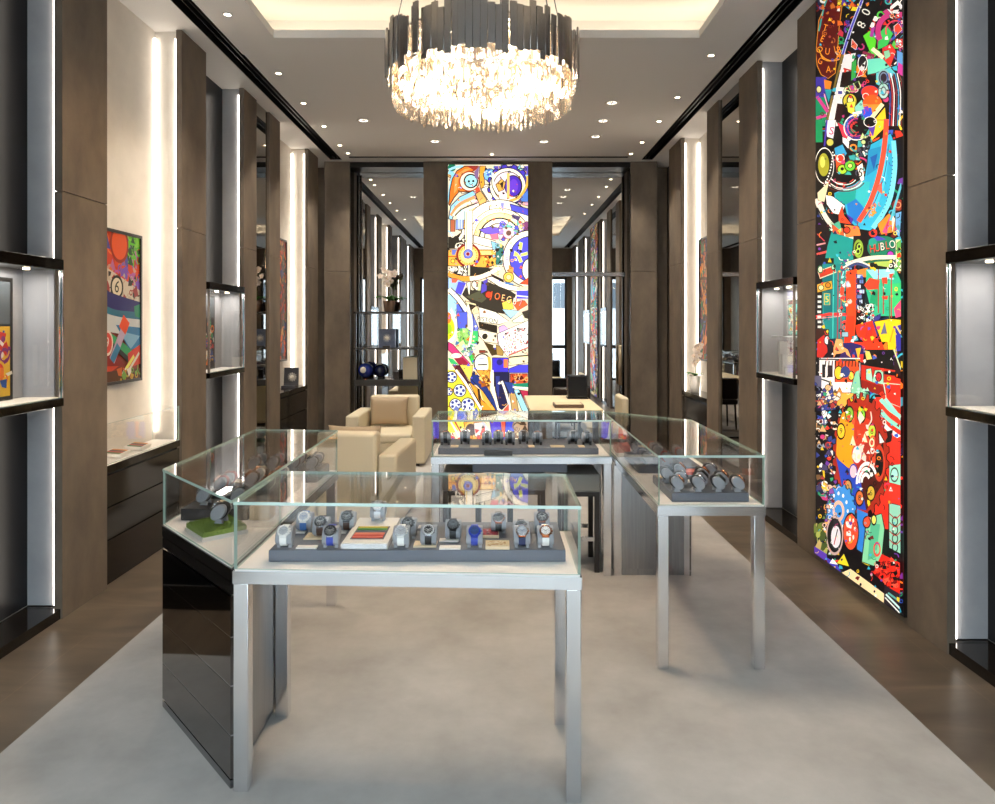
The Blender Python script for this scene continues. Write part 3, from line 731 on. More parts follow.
a.disc(400, 685, 88, '#167a5c', K, 6, .75); a.poly([(330, 640), (370, 620), (420, 640), (360, 650)], '#4848b8'); a.disc(345, 655, 22, '#1c9a88')
for i, (ch_, c_) in enumerate((('H', '#e83a30'), ('U', '#e85a48'), ('B', '#f0e0d8'), ('L', '#e8503c'), ('O', '#e8e4dc'), ('T', '#58b0c8'))): a.text(ch_, 345 + i * 27, 695 - i * 6, 64, K, -.1, .78); a.text(ch_, 343 + i * 27, 692 - i * 6, 60, c_, -.1, .72)
a.disc(440, 720, 18, '#b838b8', K, 4); a.curve([(210, 770), (330, 740), (470, 735)], 22, '#e8e4c8'); a.curve([(210, 785), (330, 760), (470, 752)], 12, '#206848'); a.confetti(170, 740, 260, 800, 14, ['#a8c0e0', '#c83030', '#384878', W], 14, 16, K)
a.rect(470, 640, 508, 810, '#d0e0a0'); a.poly([(475, 660), (500, 640), (495, 800), (480, 780)], '#68b858', K); a.confetti(465, 500, 508, 780, 16, ['#e83828', '#38a0b0', '#f0e060', K], 14, 17)
a.view(810, 260, 5.36)
a.rect(35, -10, 135, 440, '#161416'); a.rect(75, 20, 200, 440, '#178484'); a.poly([(75, 90), (130, 80), (130, 300), (85, 330)], '#0f6a70')
a.poly([(52, 60), (140, 30), (148, 65), (62, 98)], '#c03a22', '#e8d8b0', 5); a.disc(64, 50, 13, '#e8e4c0', '#206848', 5, 1.4); a.disc(135, 38, 11, '#a8d8b0', '#206848', 4, 1.4)
a.poly([(45, 130), (125, 110), (130, 155), (48, 175)], '#d8a634', K); a.disc(68, 148, 14, '#e8d8a0', K, 4); a.disc(105, 135, 14, '#c88028', K, 4)
a.rect(85, 180, 115, 240, '#28a088', '#e8b838', 4); a.text('5', 100, 212, 46, '#f0d040'); a.stroke([(40, 305), (110, 290), (200, 292)], 16, '#e83a34'); a.stroke([(40, 315), (180, 300)], 4, '#f0a0a0')
for i in range(8): a.rect(48, 190 + i * 27, 68, 203 + i * 27, '#e8e8e0')
for x in (135, 160, 178): a.stroke([(x, 60), (x - 4, 420)], 6, ['#48c0b8', '#a83a48', '#0c5058'][x % 3])
a.confetti(165, 60, 210, 410, 26, ['#48c0b8', '#d83a38', '#284878', '#9adcd4', K], 16, 18)
a.curve([(180, 55), (260, 20), (330, 45)], 16, '#384878'); a.curve([(185, 42), (260, 8), (330, 30)], 9, '#e8e4d8'); a.poly([(255, 55), (320, 40), (320, 95), (260, 90)], '#f08838', K)
a.poly([(310, 50), (470, 48), (505, 130), (500, 300), (310, 300)], '#2cb488'); a.poly([(312, 52), (465, 50), (460, 105), (350, 100)], '#90dce4'); a.poly([(340, 170), (380, 140), (378, 250), (330, 230)], '#1c9868'); a.poly([(440, 130), (505, 120), (500, 250), (450, 260)], '#38c070'); a.poly([(460, 260), (505, 205), (505, 300), (470, 310)], '#e84a78')
a.poly([(335, 20), (470, 15), (475, 50), (360, 45)], '#141810'); a.poly([(360, 10), (440, 5), (440, 40), (375, 30)], '#a8c058'); a.confetti(440, 0, 500, 60, 14, ['#e8e068', '#58a048', K, W], 14, 19)
for p in ([(300, 135), (330, 95), (385, 110), (375, 155), (320, 160)], [(395, 95), (425, 92), (425, 128), (398, 125)], [(435, 75), (462, 72), (460, 95), (436, 97)], [(395, 195), (430, 192), (425, 212), (400, 210)]): a.poly(p, '#e8452c')
for x, y0, y1 in ((377, 50, 285), (447, 85, 310), (437, 190, 490), (404, 120, 290)): a.stroke([(x, y0), (x, y1)], 6, '#b83a28' if x != 437 else '#507038')
a.poly([(203, 62), (262, 48), (262, 200), (250, 405), (190, 445), (205, 300)], '#f04a22'); a.poly([(190, 445), (210, 300), (250, 300), (240, 450)], '#e03a1c'); a.disc(212, 130, 12, '#a8b8e0', '#e87858', 4, 1.6); a.poly([(170, 150), (195, 140), (190, 190), (172, 190)], '#e84a30'); a.disc(222, 222, 13, '#f0c8c0'); a.disc(205, 240, 9, '#f0d8d0')
for i in range(7): a.rect(262 + (i % 2) * 4, 78 + i * 27, 292 - (i % 3) * 5, 98 + i * 27, ['#b4cce8', '#6888c0', '#d8e4f0'][i % 3], '#38407a', 3); a.rect(256, 72 + i * 28, 262, 96 + i * 28, '#38386a')
a.poly([(300, 225), (312, 165), (330, 240), (320, 260)], '#18282c'); a.confetti(268, 235, 352, 330, 60, [W, K, W, '#88a8a8', K], 15, 20)
a.poly([(345, 330), (362, 300), (392, 285), (388, 310), (372, 330), (378, 440), (362, 420)], '#3c3884'); a.poly([(255, 350), (345, 325), (385, 455), (300, 440), (262, 400)], '#f0381c'); a.poly([(300, 440), (315, 360), (350, 345), (340, 440)], '#c83020')
a.poly([(355, 330), (440, 315), (505, 320), (500, 350), (468, 490), (430, 490), (425, 440), (395, 440)], '#f2c81e', K); a.poly([(390, 400), (412, 330), (425, 395), (405, 395)], '#686c88'); a.poly([(468, 355), (505, 345), (505, 485), (475, 490)], '#34309c'); a.stroke([(475, 355), (500, 395)], 9, '#f0d060'); a.stroke([(440, 440), (462, 360)], 7, '#d8a020')
a.rect(40, 370, 110, 425, '#3a1c14'); a.poly([(48, 430), (85, 400), (105, 490), (75, 525), (45, 520)], '#c02a24'); a.disc(100, 430, 15, '#d8dce0', K, 4, 1.6)
a.poly([(105, 425), (145, 420), (140, 520), (100, 525)], '#18101c'); a.poly([(185, 445), (300, 440), (300, 525), (215, 530)], '#2a2264'); a.poly([(150, 420), (185, 425), (190, 465), (215, 480), (232, 525), (195, 500), (150, 505), (135, 528), (135, 470)], '#f2a462', K); a.poly([(180, 500), (200, 490), (215, 525), (165, 525)], '#3a2060'); a.rect(180, 385, 215, 412, '#8cb8c8', K, 4); a.poly([(235, 410), (262, 400), (272, 430), (240, 438)], '#48a8c0', K); a.poly([(255, 475), (285, 470), (270, 535)], '#f0b030'); a.poly([(275, 505), (298, 505), (296, 550), (275, 545)], '#d83028')
a.poly([(225, 440), (395, 440), (412, 480), (320, 490), (285, 455)], '#f03c1c'); a.poly([(310, 480), (460, 480), (460, 590), (300, 580)], '#0e0e0e'); a.poly([(305, 485), (330, 490), (345, 530), (315, 535)], '#e8c860'); a.poly([(462, 520), (505, 560), (505, 625), (462, 600)], '#28181c'); a.stroke([(462, 480), (505, 600)], 7, '#d8e0b8')
a.rect(60, 525, 280, 680, '#e8e4e0'); a.rect(145, 540, 275, 670, '#ea5024', K, 5)
for i in range(11): a.stroke([(95 + i * 18, 540), (92 + i * 18, 572)], 6, '#3a1a10')
a.disc(165, 605, 24, '#f0c430', K, 4, 1.5); a.disc(232, 620, 16, '#f0d048', K, 4, 1.5); a.disc(200, 600, 26, '#30407c', None, 0, 1.2); a.rect(75, 560, 92, 630, '#18181c'); a.rect(105, 565, 132, 628, '#281c20'); a.stroke([(60, 635), (135, 660)], 7, K); a.stroke([(60, 532), (280, 535)], 7, '#18181c')
a.poly([(285, 560), (470, 590), (470, 720), (285, 650)], '#c02c1a', K); a.poly([(312, 585), (340, 580), (350, 655), (312, 640)], '#a8e4c4', K); a.poly([(360, 590), (405, 590), (408, 668), (345, 655)], '#98d8b8', K); a.disc(380, 625, 16, '#c82c34', K, 5, 1.5); a.disc(328, 600, 9, '#e8d860'); a.poly([(285, 640), (440, 690), (430, 740), (290, 690)], '#8c1c14'); a.poly([(440, 620), (505, 640), (505, 760), (450, 740)], '#e8301c'); a.poly([(410, 595), (470, 600), (470, 620), (410, 612)], K)
a.rect(70, 655, 255, 710, '#f2eeec'); a.rect(35, 620, 72, 680, '#5a5870'); a.poly([(230, 690), (255, 600), (275, 590), (285, 680), (325, 720), (320, 755), (235, 745)], '#84c8a4', K); a.confetti(235, 690, 325, 750, 22, ['#b8e8cc', '#3c8868', '#68a888'], 14, 23)
a.rect(35, 690, 60, 810, '#20203c'); a.poly([(80, 690), (130, 670), (150, 800), (70, 810)], '#33408c', K); a.disc(108, 685, 17, '#e0b078', K, 4); a.poly([(135, 710), (250, 715), (190, 800), (150, 770)], '#f0b048', K); a.confetti(60, 700, 180, 800, 20, ['#e8e0d8', '#e0b078', '#28306c', '#d88838'], 20, 24, K)
# lower part with the toothed wheels
a.view(810, 380, 3.22)
a.rect(215, 55, 305, 480, '#e03020')
a.confetti(22, 10, 90, 360, 90, ['#30408c', '#e8e4d8', '#e0b078', '#48406a', W, K, '#8a9ab0', '#7a5a38', '#a83838'], 12, 25, K)
for y, c_ in ((70, '#e83820'), (92, '#88dcc0'), (110, '#e83820'), (128, '#88dcc0'), (160, '#f0f0e8')): a.curve([(235, y - 30), (262, y), (305, y + 30)], 13, c_)
a.poly([(245, 10), (305, 15), (305, 90), (255, 70)], '#d83020', '#a8dcc8', 3); a.curve([(250, 60), (305, 130)], 10, '#90e0cc'); a.poly([(245, 168), (275, 160), (270, 200), (242, 205)], '#1a1214'); a.poly([(265, 200), (302, 180), (302, 260), (268, 262)], '#e83424')
a.poly([(262, 275), (302, 270), (302, 340), (262, 330)], '#94d8bc', '#b02820', 3); a.disc(280, 305, 12, '#a8e4d0', '#384838', 3, 1.8); a.poly([(262, 335), (302, 350), (302, 395), (262, 380)], '#e03424')
a.poly([(262, 395), (302, 405), (302, 560), (262, 540)], '#90cbb0', K, 3)
for i in range(4): a.ring(282, 455 + i * 28, 7, 10, '#1c2820', 0, 360, 1.6); a.curve([(264, 430 + i * 28), (284, 445 + i * 28), (302, 430 + i * 28)], 3, '#b83828')
a.gear(172, 245, 84, '#a42a1a', 26, .10, 2.22, K, 3); a.poly([(110, 110), (135, 85), (150, 100), (150, 280), (115, 285), (92, 240), (96, 160)], '#f09c1c')
a.poly([(92, 250), (150, 300), (200, 330), (190, 420), (150, 412), (112, 350)], '#2444b4'); a.poly([(170, 320), (250, 240), (245, 330), (190, 420)], '#481410'); a.poly([(175, 290), (245, 200), (248, 260), (205, 320)], '#18100c'); a.poly([(150, 100), (205, 130), (200, 200), (150, 220)], '#c83a20')
for i, (x, y, c_) in enumerate(((136, 110, '#88b838'), (174, 112, '#80c838'), (208, 166, '#c0cc40'), (130, 346, '#c89858'), (168, 380, '#d06830'), (205, 364, '#c8a838'), (108, 165, '#f0c030'))): a.disc(x, y, 13, c_, K, 3, 1.9); a.text('3860869'[i], x, y, 26, '#183818', 0, .8)
a.disc(232, 268, 16, '#101010', '#c84028', 5, 3.2); a.ring(188, 330, 10, 16, W, 180, 330, 2); a.ring(190, 332, 20, 26, W, 180, 330, 2); a.ring(192, 335, 30, 36, W, 180, 330, 2)
a.disc(160, 240, 16, '#f0dcd8', '#c03030', 3, 1.9); a.disc(148, 295, 12, '#f0c0c8', '#3048a8', 3, 1.9); a.confetti(130, 120, 215, 270, 26, ['#f0ccc0', '#e85838', '#f0d8b0', '#d84828'], 11, 26, None, 1.7); a.poly([(230, 165), (250, 200), (232, 205)], '#e8e4e0', K)
a.gear(108, 425, 46, '#3c8ed8', 16, .1, 1.8, K, 3); a.ring(100, 422, 12, 19, '#f0b8a0', 0, 360, 1.8); a.dots(100, 422, 30, 12, 3.4, W, 1.9); a.poly([(160, 415), (195, 430), (185, 560), (160, 545)], '#2c7cd0')
a.confetti(52, 330, 90, 560, 50, ['#e8c0a8', '#8848a8', '#c8d0e0', '#f0b048', '#303848', W, '#688848'], 11, 27, K)
a.disc(140, 490, 25, '#e8502c', K, 3, 2.4); a.dots(140, 480, 13, 7, 3.2, '#f4e8d8', 2.6); a.confetti(125, 450, 158, 530, 14, ['#f4e8e0', '#c83828'], 8, 28)
a.disc(88, 500, 26, '#121014', '#c8a8a0', 4, 2.3); a.disc(92, 505, 17, '#e4dce0', '#283030', 3, 2.3); a.stroke([(92, 505), (98, 480)], 3, K); a.stroke([(92, 505), (86, 530)], 3, '#b03030'); a.rect(84, 448, 100, 470, '#28242c')
a.confetti(22, 470, 62, 565, 40, ['#708038', '#a8b058', '#485828', '#c0a868'], 12, 29, None, 1.4)
a.poly([(190, 445), (240, 430), (250, 480), (240, 580), (215, 600), (175, 585), (185, 500)], '#82cc9c', K, 3); a.poly([(205, 460), (235, 465), (222, 570), (195, 580)], '#54b488'); a.disc(192, 458, 12, '#e05030', K, 3, 1.5); a.disc(215, 450, 8, '#e8e068', K, 3, 2); a.ring(225, 545, 8, 12, '#e84838', 0, 360, 2)
a.poly([(240, 560), (302, 590), (302, 690), (275, 680), (212, 620)], '#e0281a'); a.confetti(215, 575, 300, 670, 60, ['#801010', '#f05840', K], 9, 30)
a.poly([(98, 600), (128, 548), (250, 655), (250, 735), (215, 705)], '#0e0c10'); a.poly([(118, 560), (135, 600), (95, 590)], '#e8d428'); a.poly([(22, 535), (62, 560), (70, 605), (22, 575)], '#5a38ac'); a.poly([(60, 570), (95, 590), (110, 620), (75, 610)], '#4840b8'); a.poly([(82, 575), (100, 595), (72, 590)], W)
a.poly([(102, 625), (140, 608), (252, 690), (248, 722), (215, 705)], '#f0d8a4'); a.poly([(250, 660), (302, 690), (302, 760), (248, 722)], '#282028'); a.stroke([(255, 690), (300, 735)], 6, '#c8e4dc'); a.stroke([(262, 685), (302, 715)], 6, '#60a8a0'); a.stroke([(252, 700), (300, 750)], 4, '#e8e8e0'); a.poly([(22, 578), (105, 628), (215, 706), (215, 720), (22, 592)], '#4a32a0')
free = lambda x, y: not (862 < x < 904 and 234 < y < 264)
a.view(0, 0, 1); a.confetti(818, -10, 902, 610, 430, dense + [K, W, K], 2.2, 77, None, 1.0, free)
a.confetti(818, 260, 902, 610, 110, ['#e83828', '#e8e2da', K, '#f0c828'], 2.0, 78, None, 1.3)
clipR = [((AX, ay0, 0), (0, -1, 0)), ((AX, ay1, 0), (0, 1, 0)), ((AX, 0, .056), (0, 0, -1)), ((AX, 0, 3.789), (0, 0, 1))]
a.build('printed_picture', 'lightbox_print', pr, clipR)

# ---- bright light box on the back wall
CYA = YB - .042
cx0, cx1 = (448 - CX) * CYA / F, (528 - CX) * CYA / F
pc = thing('lightbox_picture', 'bright backlit pop-art picture of watch parts in the middle of the back wall', 'picture', ((cx0 + cx1) / 2, YB, .05), 'backlit pictures')
MB().box((cx0, CYA + .001, .06), (cx1, YB - .001, 3.768)).build('light_box', 'black_frame', pc)
b = MB()
for x in (cx0 - .01, cx1 + .001): b.box((x, CYA - .002, .05), (x + .009, YB - .001, 3.777))
for z in (.05, 3.769): b.box((cx0 - .01, CYA - .002, z), (cx1 + .01, YB - .001, z + .009))
b.build('frame', 'black_frame', pc)
a = Art(lambda px, py: ((px - CX) * CYA / F, CYA - .001, EYE - (py - CY) * CYA / F), (0, -1, 0), .0001)
a.face([(cx0, CYA - .001, .061), (cx1, CYA - .001, .061), (cx1, CYA - .001, 3.767), (cx0, CYA - .001, 3.767)], '#e8dcc0', raw=True)
D, C0 = '#2c241c', '#fdf6e4'
a.view(440, 160, 10.05)
a.confetti(80, 60, 890, 800, 60, [C0, '#f0c070', '#a8d8f0', '#e8b0c8', '#f8e8a0'], 60, 31, D)
a.curve([(85, 120), (130, 150), (110, 280), (95, 420)], 40, '#98dcf4'); a.disc(120, 75, 40, '#1c7a58'); a.curve([(90, 100), (150, 75), (230, 62)], 24, '#a8e0f8')
a.poly([(88, 445), (100, 300), (125, 190), (170, 110), (250, 62), (385, 62), (340, 110), (250, 130), (205, 180), (200, 250), (260, 300), (330, 300), (320, 320), (190, 320), (140, 380), (95, 460)], '#f2802c', D, 10)
a.poly([(150, 160), (250, 90), (330, 80), (240, 125), (180, 200), (170, 300), (140, 340)], '#f8a858'); a.poly([(270, 62), (400, 62), (350, 110)], '#a83a30')
a.disc(295, 215, 98, '#f4ecd8', '#a84820', 12); a.disc(310, 212, 66, '#b0f0f8', D, 14); a.disc(290, 215, 12, D); a.disc(335, 212, 12, D); a.ring(310, 225, 18, 24, D, 20, 160)
a.poly([(345, 120), (395, 62), (380, 200), (350, 180)], '#8a6a98'); a.poly([(350, 290), (395, 270), (410, 330), (370, 350)], '#e05838')
a.poly([(85, 590), (110, 460), (200, 370), (330, 310), (360, 350), (250, 410), (160, 500), (120, 600)], '#a4dcf4', D, 9)
a.curve([(110, 560), (190, 450), (350, 370)], 30, '#f0a868'); a.curve([(130, 560), (210, 470), (370, 400)], 20, '#fbf4e4'); a.curve([(150, 560), (230, 490), (380, 430)], 12, D); a.curve([(170, 570), (250, 505), (390, 450)], 26, C0)
a.poly([(400, 62), (460, 62), (440, 150), (450, 250), (410, 300), (395, 200)], '#f2ac3c', D, 7)
a.poly([(355, 340), (410, 310), (470, 400), (440, 470), (400, 460)], '#f4b868', D, 9); a.poly([(410, 290), (480, 260), (580, 420), (500, 430)], C0, D, 9)
a.disc(500, 150, 62, '#88c4f0', D, 8); a.confetti(450, 90, 560, 220, 18, ['#b8e0f8', '#4878b8', D, '#f0f8f8'], 22, 32); a.rect(540, 62, 885, 150, '#6a58c0'); a.confetti(540, 62, 885, 140, 34, ['#f0c060', '#88d0d0', C0, '#5848c0', '#e8a0b0', '#b0d070', D], 34, 33, D)
a.gear(690, 260, 190, '#5040c8', 12, .14, 1, D, 10); a.ring(680, 262, 148, 178, C0); a.ring(680, 262, 178, 186, D); a.ring(680, 262, 140, 148, D); a.disc(680, 262, 140, '#f6e4ec'); a.disc(735, 262, 84, '#5434c4', D, 8, 1.25); a.disc(740, 262, 46, '#7444d8', None, 0, 1.5)
a.poly([(560, 250), (620, 190), (660, 230), (640, 300), (590, 320)], '#f0b858', D, 8); a.poly([(600, 240), (640, 210), (630, 290)], '#3a2c20'); a.rect(672, 130, 700, 390, '#f2d078'); a.poly([(800, 380), (885, 300), (885, 420), (820, 420)], '#5888e0', D, 6)
a.curve([(530, 130), (540, 260), (620, 390), (700, 412)], 22, C0); a.curve([(700, 412), (800, 370), (870, 260), (880, 160)], 26, '#f0c050'); a.curve([(520, 180), (530, 280), (600, 390)], 8, D)
# big case of concentric arcs
for r0, r1, c_ in ((310, 385, C0), (302, 310, D), (262, 302, '#fbf0cc'), (256, 262, D), (212, 256, '#f6e49c'), (196, 212, D), (160, 196, C0), (150, 160, D)): a.ring(600, 790, r0, r1, c_, 180, 360, 1.0)
a.ring(600, 790, 385, 395, D, 180, 360); a.dots(600, 790, 282, 60, 5, D)
a.poly([(610, 430), (645, 430), (640, 490), (612, 490)], '#7c80e0'); a.poly([(490, 460), (500, 455), (500, 500), (490, 505)], D); a.poly([(700, 440), (885, 490), (885, 560), (720, 510)], '#5a58d8', D, 7); a.poly([(720, 545), (810, 570), (790, 610), (730, 600)], '#4c3c68'); a.curve([(720, 590), (800, 640), (885, 670)], 28, C0)
a.poly([(160, 600), (330, 590), (320, 690), (160, 700)], '#8ea4ea', D, 7)
for x in (185, 210, 300): a.rect(x, 600, x + 12, 690, '#d0dcf8')
a.poly([(235, 690), (240, 590), (258, 545), (280, 590), (290, 690)], '#f6c448', D, 7); a.poly([(240, 590), (258, 545), (276, 590)], '#e06a28'); a.poly([(180, 560), (220, 500), (330, 520), (330, 600), (180, 600)], '#d4f0f4', None); a.rect(105, 600, 150, 720, '#c06a48', D, 6)
a.poly([(390, 700), (500, 670), (640, 690), (600, 760), (450, 740)], '#6e58d0', D, 6); a.poly([(500, 750), (620, 730), (600, 800), (520, 800)], '#e07088'); a.confetti(600, 620, 890, 800, 50, ['#a888d8', '#f0c0d0', C0, '#68b8a8', '#f0c868', '#884878', '#5858c8'], 40, 34, D); a.disc(690, 735, 40, '#6a4a40', '#f6d0d8', 26)
a.view(440, 235, 10.05)
a.poly([(82, 20), (250, 0), (250, 140), (82, 140)], '#2e2a22'); a.confetti(85, 0, 250, 140, 18, [C0, '#f0e8d0', D], 30, 35); a.poly([(335, 0), (560, 60), (540, 150), (345, 150)], C0, D, 8); a.curve([(340, 80), (440, 110), (540, 130)], 8, D); a.poly([(510, 60), (600, 90), (590, 180), (530, 150)], '#88c0e0', D, 6)
a.poly([(82, 150), (560, 150), (600, 200), (570, 290), (480, 330), (82, 310)], '#f6b448', D, 9); a.poly([(400, 160), (510, 160), (520, 200), (420, 200)], '#fad888'); a.rect(82, 212, 180, 222, '#b84018'); a.poly([(120, 150), (170, 150), (150, 200), (120, 200)], '#6878c8'); a.disc(130, 262, 20, '#f0d048', D, 6); a.stroke([(400, 210), (570, 205)], 12, '#8a2a18'); a.confetti(440, 215, 560, 310, 22, ['#e07828', '#fad068', '#a03a18', D], 22, 36)
a.poly([(560, 90), (640, 110), (620, 300), (560, 300)], '#387870', D, 6); a.confetti(540, 100, 660, 320, 20, [D, '#88b8c8', C0, '#f0c860'], 26, 37)
a.disc(285, 205, 112, '#f8cc68', '#8c2418', 22); a.disc(285, 205, 76, '#fae090', None); a.dots(285, 205, 86, 22, 5, '#8a4820'); a.rect(252, -240, 326, 160, C0); a.rect(262, -230, 274, 150, '#f8d898'); a.stroke([(250, -240), (250, 150)], 7, D); a.stroke([(328, -240), (328, 150)], 7, D); a.disc(283, 190, 46, '#6c7ce4', D, 5); a.disc(280, 192, 20, '#8a1c30', '#d8b8b0', 6)
a.poly([(85, 330), (280, 310), (560, 340), (430, 420), (160, 430)], '#2c2a24'); a.confetti(90, 320, 270, 420, 26, [C0, '#f0ece0'], 24, 38); a.rect(278, 300, 305, 420, '#d8d0b8', D, 6)
a.curve([(82, 385), (180, 430), (290, 440), (400, 425), (500, 385), (590, 340)], 48, '#f6a03c'); a.curve([(300, 440), (400, 425), (500, 385), (600, 330)], 44, C0); a.curve([(82, 355), (180, 402), (290, 412), (400, 398), (500, 358)], 6, D); a.curve([(82, 415), (180, 458), (290, 468), (400, 452), (510, 412)], 6, D)
a.ring(905, 240, 205, 268, C0, 60, 300, 1.05); a.ring(905, 240, 268, 278, D, 60, 300, 1.05); a.disc(905, 240, 205, '#5452d8', D, 8, 1.1); a.poly([(690, 300), (740, 330), (730, 420), (690, 400)], '#f6a050'); a.disc(900, 350, 75, C0, D, 8, 1.5)
for p in ([(790, 140), (800, 70), (830, 80), (820, 150)], [(790, 190), (750, 160), (740, 210), (790, 215)], [(810, 190), (880, 170), (880, 200), (815, 215)], [(800, 200), (830, 270), (800, 280), (770, 210)]): a.poly(p, '#d8e468', '#f4f0c8', 5)
a.disc(690, 425, 52, '#f2cc58', D, 8); a.disc(690, 425, 26, '#f8e8a8', '#c88030', 6); a.poly([(800, 490), (885, 430), (885, 500)], '#ee5a34', D, 5)
a.poly([(455, 430), (530, 415), (700, 500), (800, 520), (800, 570), (640, 550)], C0, D, 8); a.poly([(505, 385), (640, 450), (640, 480), (520, 420)], D); a.poly([(640, 470), (740, 490), (740, 505), (660, 495)], '#5888c8')
a.poly([(225, 600), (260, 530), (330, 560), (470, 470), (700, 560), (760, 600), (720, 700), (640, 790), (470, 760), (330, 690)], '#39332a', D, 6); a.poly([(260, 620), (400, 560), (470, 640), (420, 680), (300, 640)], '#565640'); a.poly([(420, 470), (480, 440), (470, 560), (410, 590)], '#5a4cc0', D, 5)
a.disc(490, 600, 34, '#e84a2c', '#701818', 8); a.poly([(620, 680), (720, 640), (740, 740), (640, 770)], '#f0e058', D, 6); a.poly([(730, 680), (850, 660), (880, 700), (780, 760)], '#f06838', D, 6); a.rect(770, 560, 885, 640, '#5250d4'); a.stroke([(770, 610), (885, 622)], 14, '#f0ece8'); a.stroke([(770, 545), (885, 520)], 26, '#f8e8b8')
for i, (ch_, c_) in enumerate((('J', '#f07038'), ('O', '#f08848'), ('E', '#f4d890'), ('G', '#f4e0a0'), ('B', '#f8ece0'), ('7', '#f0a0a8'))): a.text(ch_, 520 + i * 58, 605 + i * 17, 105, '#a02818', .15, .8); a.text(ch_, 517 + i * 58, 602 + i * 17, 96, c_, .15, .7)
a.poly([(82, 430), (170, 440), (250, 480), (210, 610), (82, 540)], '#a4c8f0', D, 6); a.poly([(185, 470), (262, 480), (215, 600), (150, 580)], '#5650d4'); a.poly([(115, 440), (190, 440), (160, 480), (120, 480)], '#ec6a4c'); a.poly([(265, 480), (310, 470), (300, 610), (285, 590)], '#f4ecd8', D, 7); a.disc(345, 500, 26, '#f4ecd8', D, 8, 1.5); a.poly([(380, 470), (420, 460), (410, 560), (375, 560)], '#c8d0a0', D, 5)
a.rect(82, 600, 180, 800, '#a8e0f6'); a.poly([(165, 620), (225, 660), (280, 800), (165, 800)], '#5868dc'); a.curve([(90, 545), (190, 650), (270, 760), (310, 830)], 44, C0); a.curve([(110, 530), (210, 630), (300, 760)], 10, D); a.curve([(90, 580), (180, 680), (250, 800)], 10, D); a.poly([(250, 660), (360, 690), (400, 780), (330, 800)], '#f4e0b0', D, 6); a.poly([(290, 690), (370, 710), (300, 770)], D)
a.view(440, 305, 10.05)
a.poly([(165, 70), (275, 70), (275, 200), (250, 270), (180, 250)], '#5664da', D, 6); a.disc(70, 235, 90, '#e6e222', '#f4ecd8', 26, 1.6); a.disc(85, 240, 36, '#a0c828', None, 0, 1.4); a.disc(80, 130, 36, '#f08030', None, 0, 1.6); a.curve([(110, 40), (160, 160), (150, 290), (90, 360)], 16, C0)
a.poly([(170, 280), (270, 230), (310, 260), (290, 380), (200, 440)], '#88c058'); a.confetti(170, 240, 310, 450, 34, ['#a8d880', '#48a858', '#d8e8a0', '#4878a8', '#286848'], 34, 39); a.poly([(260, 350), (330, 290), (310, 370)], '#f07830')
a.poly([(290, 80), (330, 90), (390, 240), (380, 400), (320, 380), (335, 250)], '#7080e0', D, 6); a.poly([(330, 260), (380, 260), (385, 380), (320, 390)], '#40c468'); a.curve([(280, 0), (310, 120), (320, 250), (290, 420)], 20, C0); a.curve([(300, 0), (335, 120), (345, 250)], 6, D)
a.poly([(390, 20), (560, 70), (690, 160), (600, 195), (400, 170)], '#f4f2e4', D, 7); a.text('PISTON', 478, 152, 62, D, .16, 1.0); a.poly([(385, 170), (575, 205), (575, 280), (395, 235)], D); a.poly([(380, 240), (570, 280), (580, 390), (450, 370), (390, 310)], '#f0e8cc', D, 7); a.disc(447, 312, 32, '#2c281c'); a.ring(455, 318, 32, 40, C0, 330, 120); a.poly([(440, 370), (560, 410), (570, 500), (520, 510)], '#4a3a1c'); a.poly([(560, 400), (650, 430), (630, 510), (570, 500)], '#a88848', D, 6)
a.poly([(610, 60), (720, 130), (640, 60), (800, 60), (710, 140)], '#a8d8f0', D, 5); a.poly([(620, 40), (790, 60), (710, 135)], '#b0e4f8', D, 5); a.poly([(590, 220), (640, 200), (690, 240), (600, 280)], '#d0b0e8', D, 5); a.disc(610, 355, 34, '#e868b0', None); a.poly([(720, 160), (830, 90), (850, 170), (740, 180)], '#e8f4e0', D, 6); a.poly([(820, 70), (885, 50), (885, 140), (850, 130)], '#3c3428')
a.poly([(575, 290), (885, 155), (885, 430), (675, 515), (590, 400)], '#f8f2ee', D, 7); a.confetti(640, 230, 880, 480, 120, ['#b04848', D, '#88c0b0', '#c86a8a', '#3a3a3a', '#d8a080'], 13, 40, None, 1, lambda x, y: y > 300 - (x - 580) * .38); a.stroke([(690, 500), (885, 425)], 9, '#e06a58')
a.poly([(82, 370), (130, 395), (195, 470), (310, 595), (240, 600), (82, 450)], '#cc3c78', D, 6); a.disc(165, 508, 56, C0, D, 4, .45); a.poly([(82, 530), (130, 540), (190, 600), (110, 590)], '#3cb868'); a.poly([(140, 535), (230, 530), (290, 590), (190, 600)], '#98283c'); a.poly([(280, 500), (350, 490), (330, 600)], '#34c454', D, 6); a.confetti(220, 400, 350, 500, 24, ['#b8d0f0', '#68a888', C0, '#7880c8'], 24, 41, D)
a.poly([(195, 600), (330, 605), (320, 720), (295, 760)], '#f2d45c', D, 6); a.poly([(130, 605), (195, 605), (300, 790), (240, 790)], '#54202c', D, 6); a.poly([(340, 660), (450, 800), (310, 800), (305, 740)], '#28388a', D, 6)
a.disc(425, 585, 82, '#f6f2e6', D, 12, 1.15); a.stroke([(380, 600), (475, 598)], 12, D); a.stroke([(390, 540), (460, 530)], 8, '#7888c8'); a.rect(395, 455, 455, 480, '#8a3828', D, 6); a.curve([(490, 520), (500, 620), (470, 800)], 30, '#f0b848')
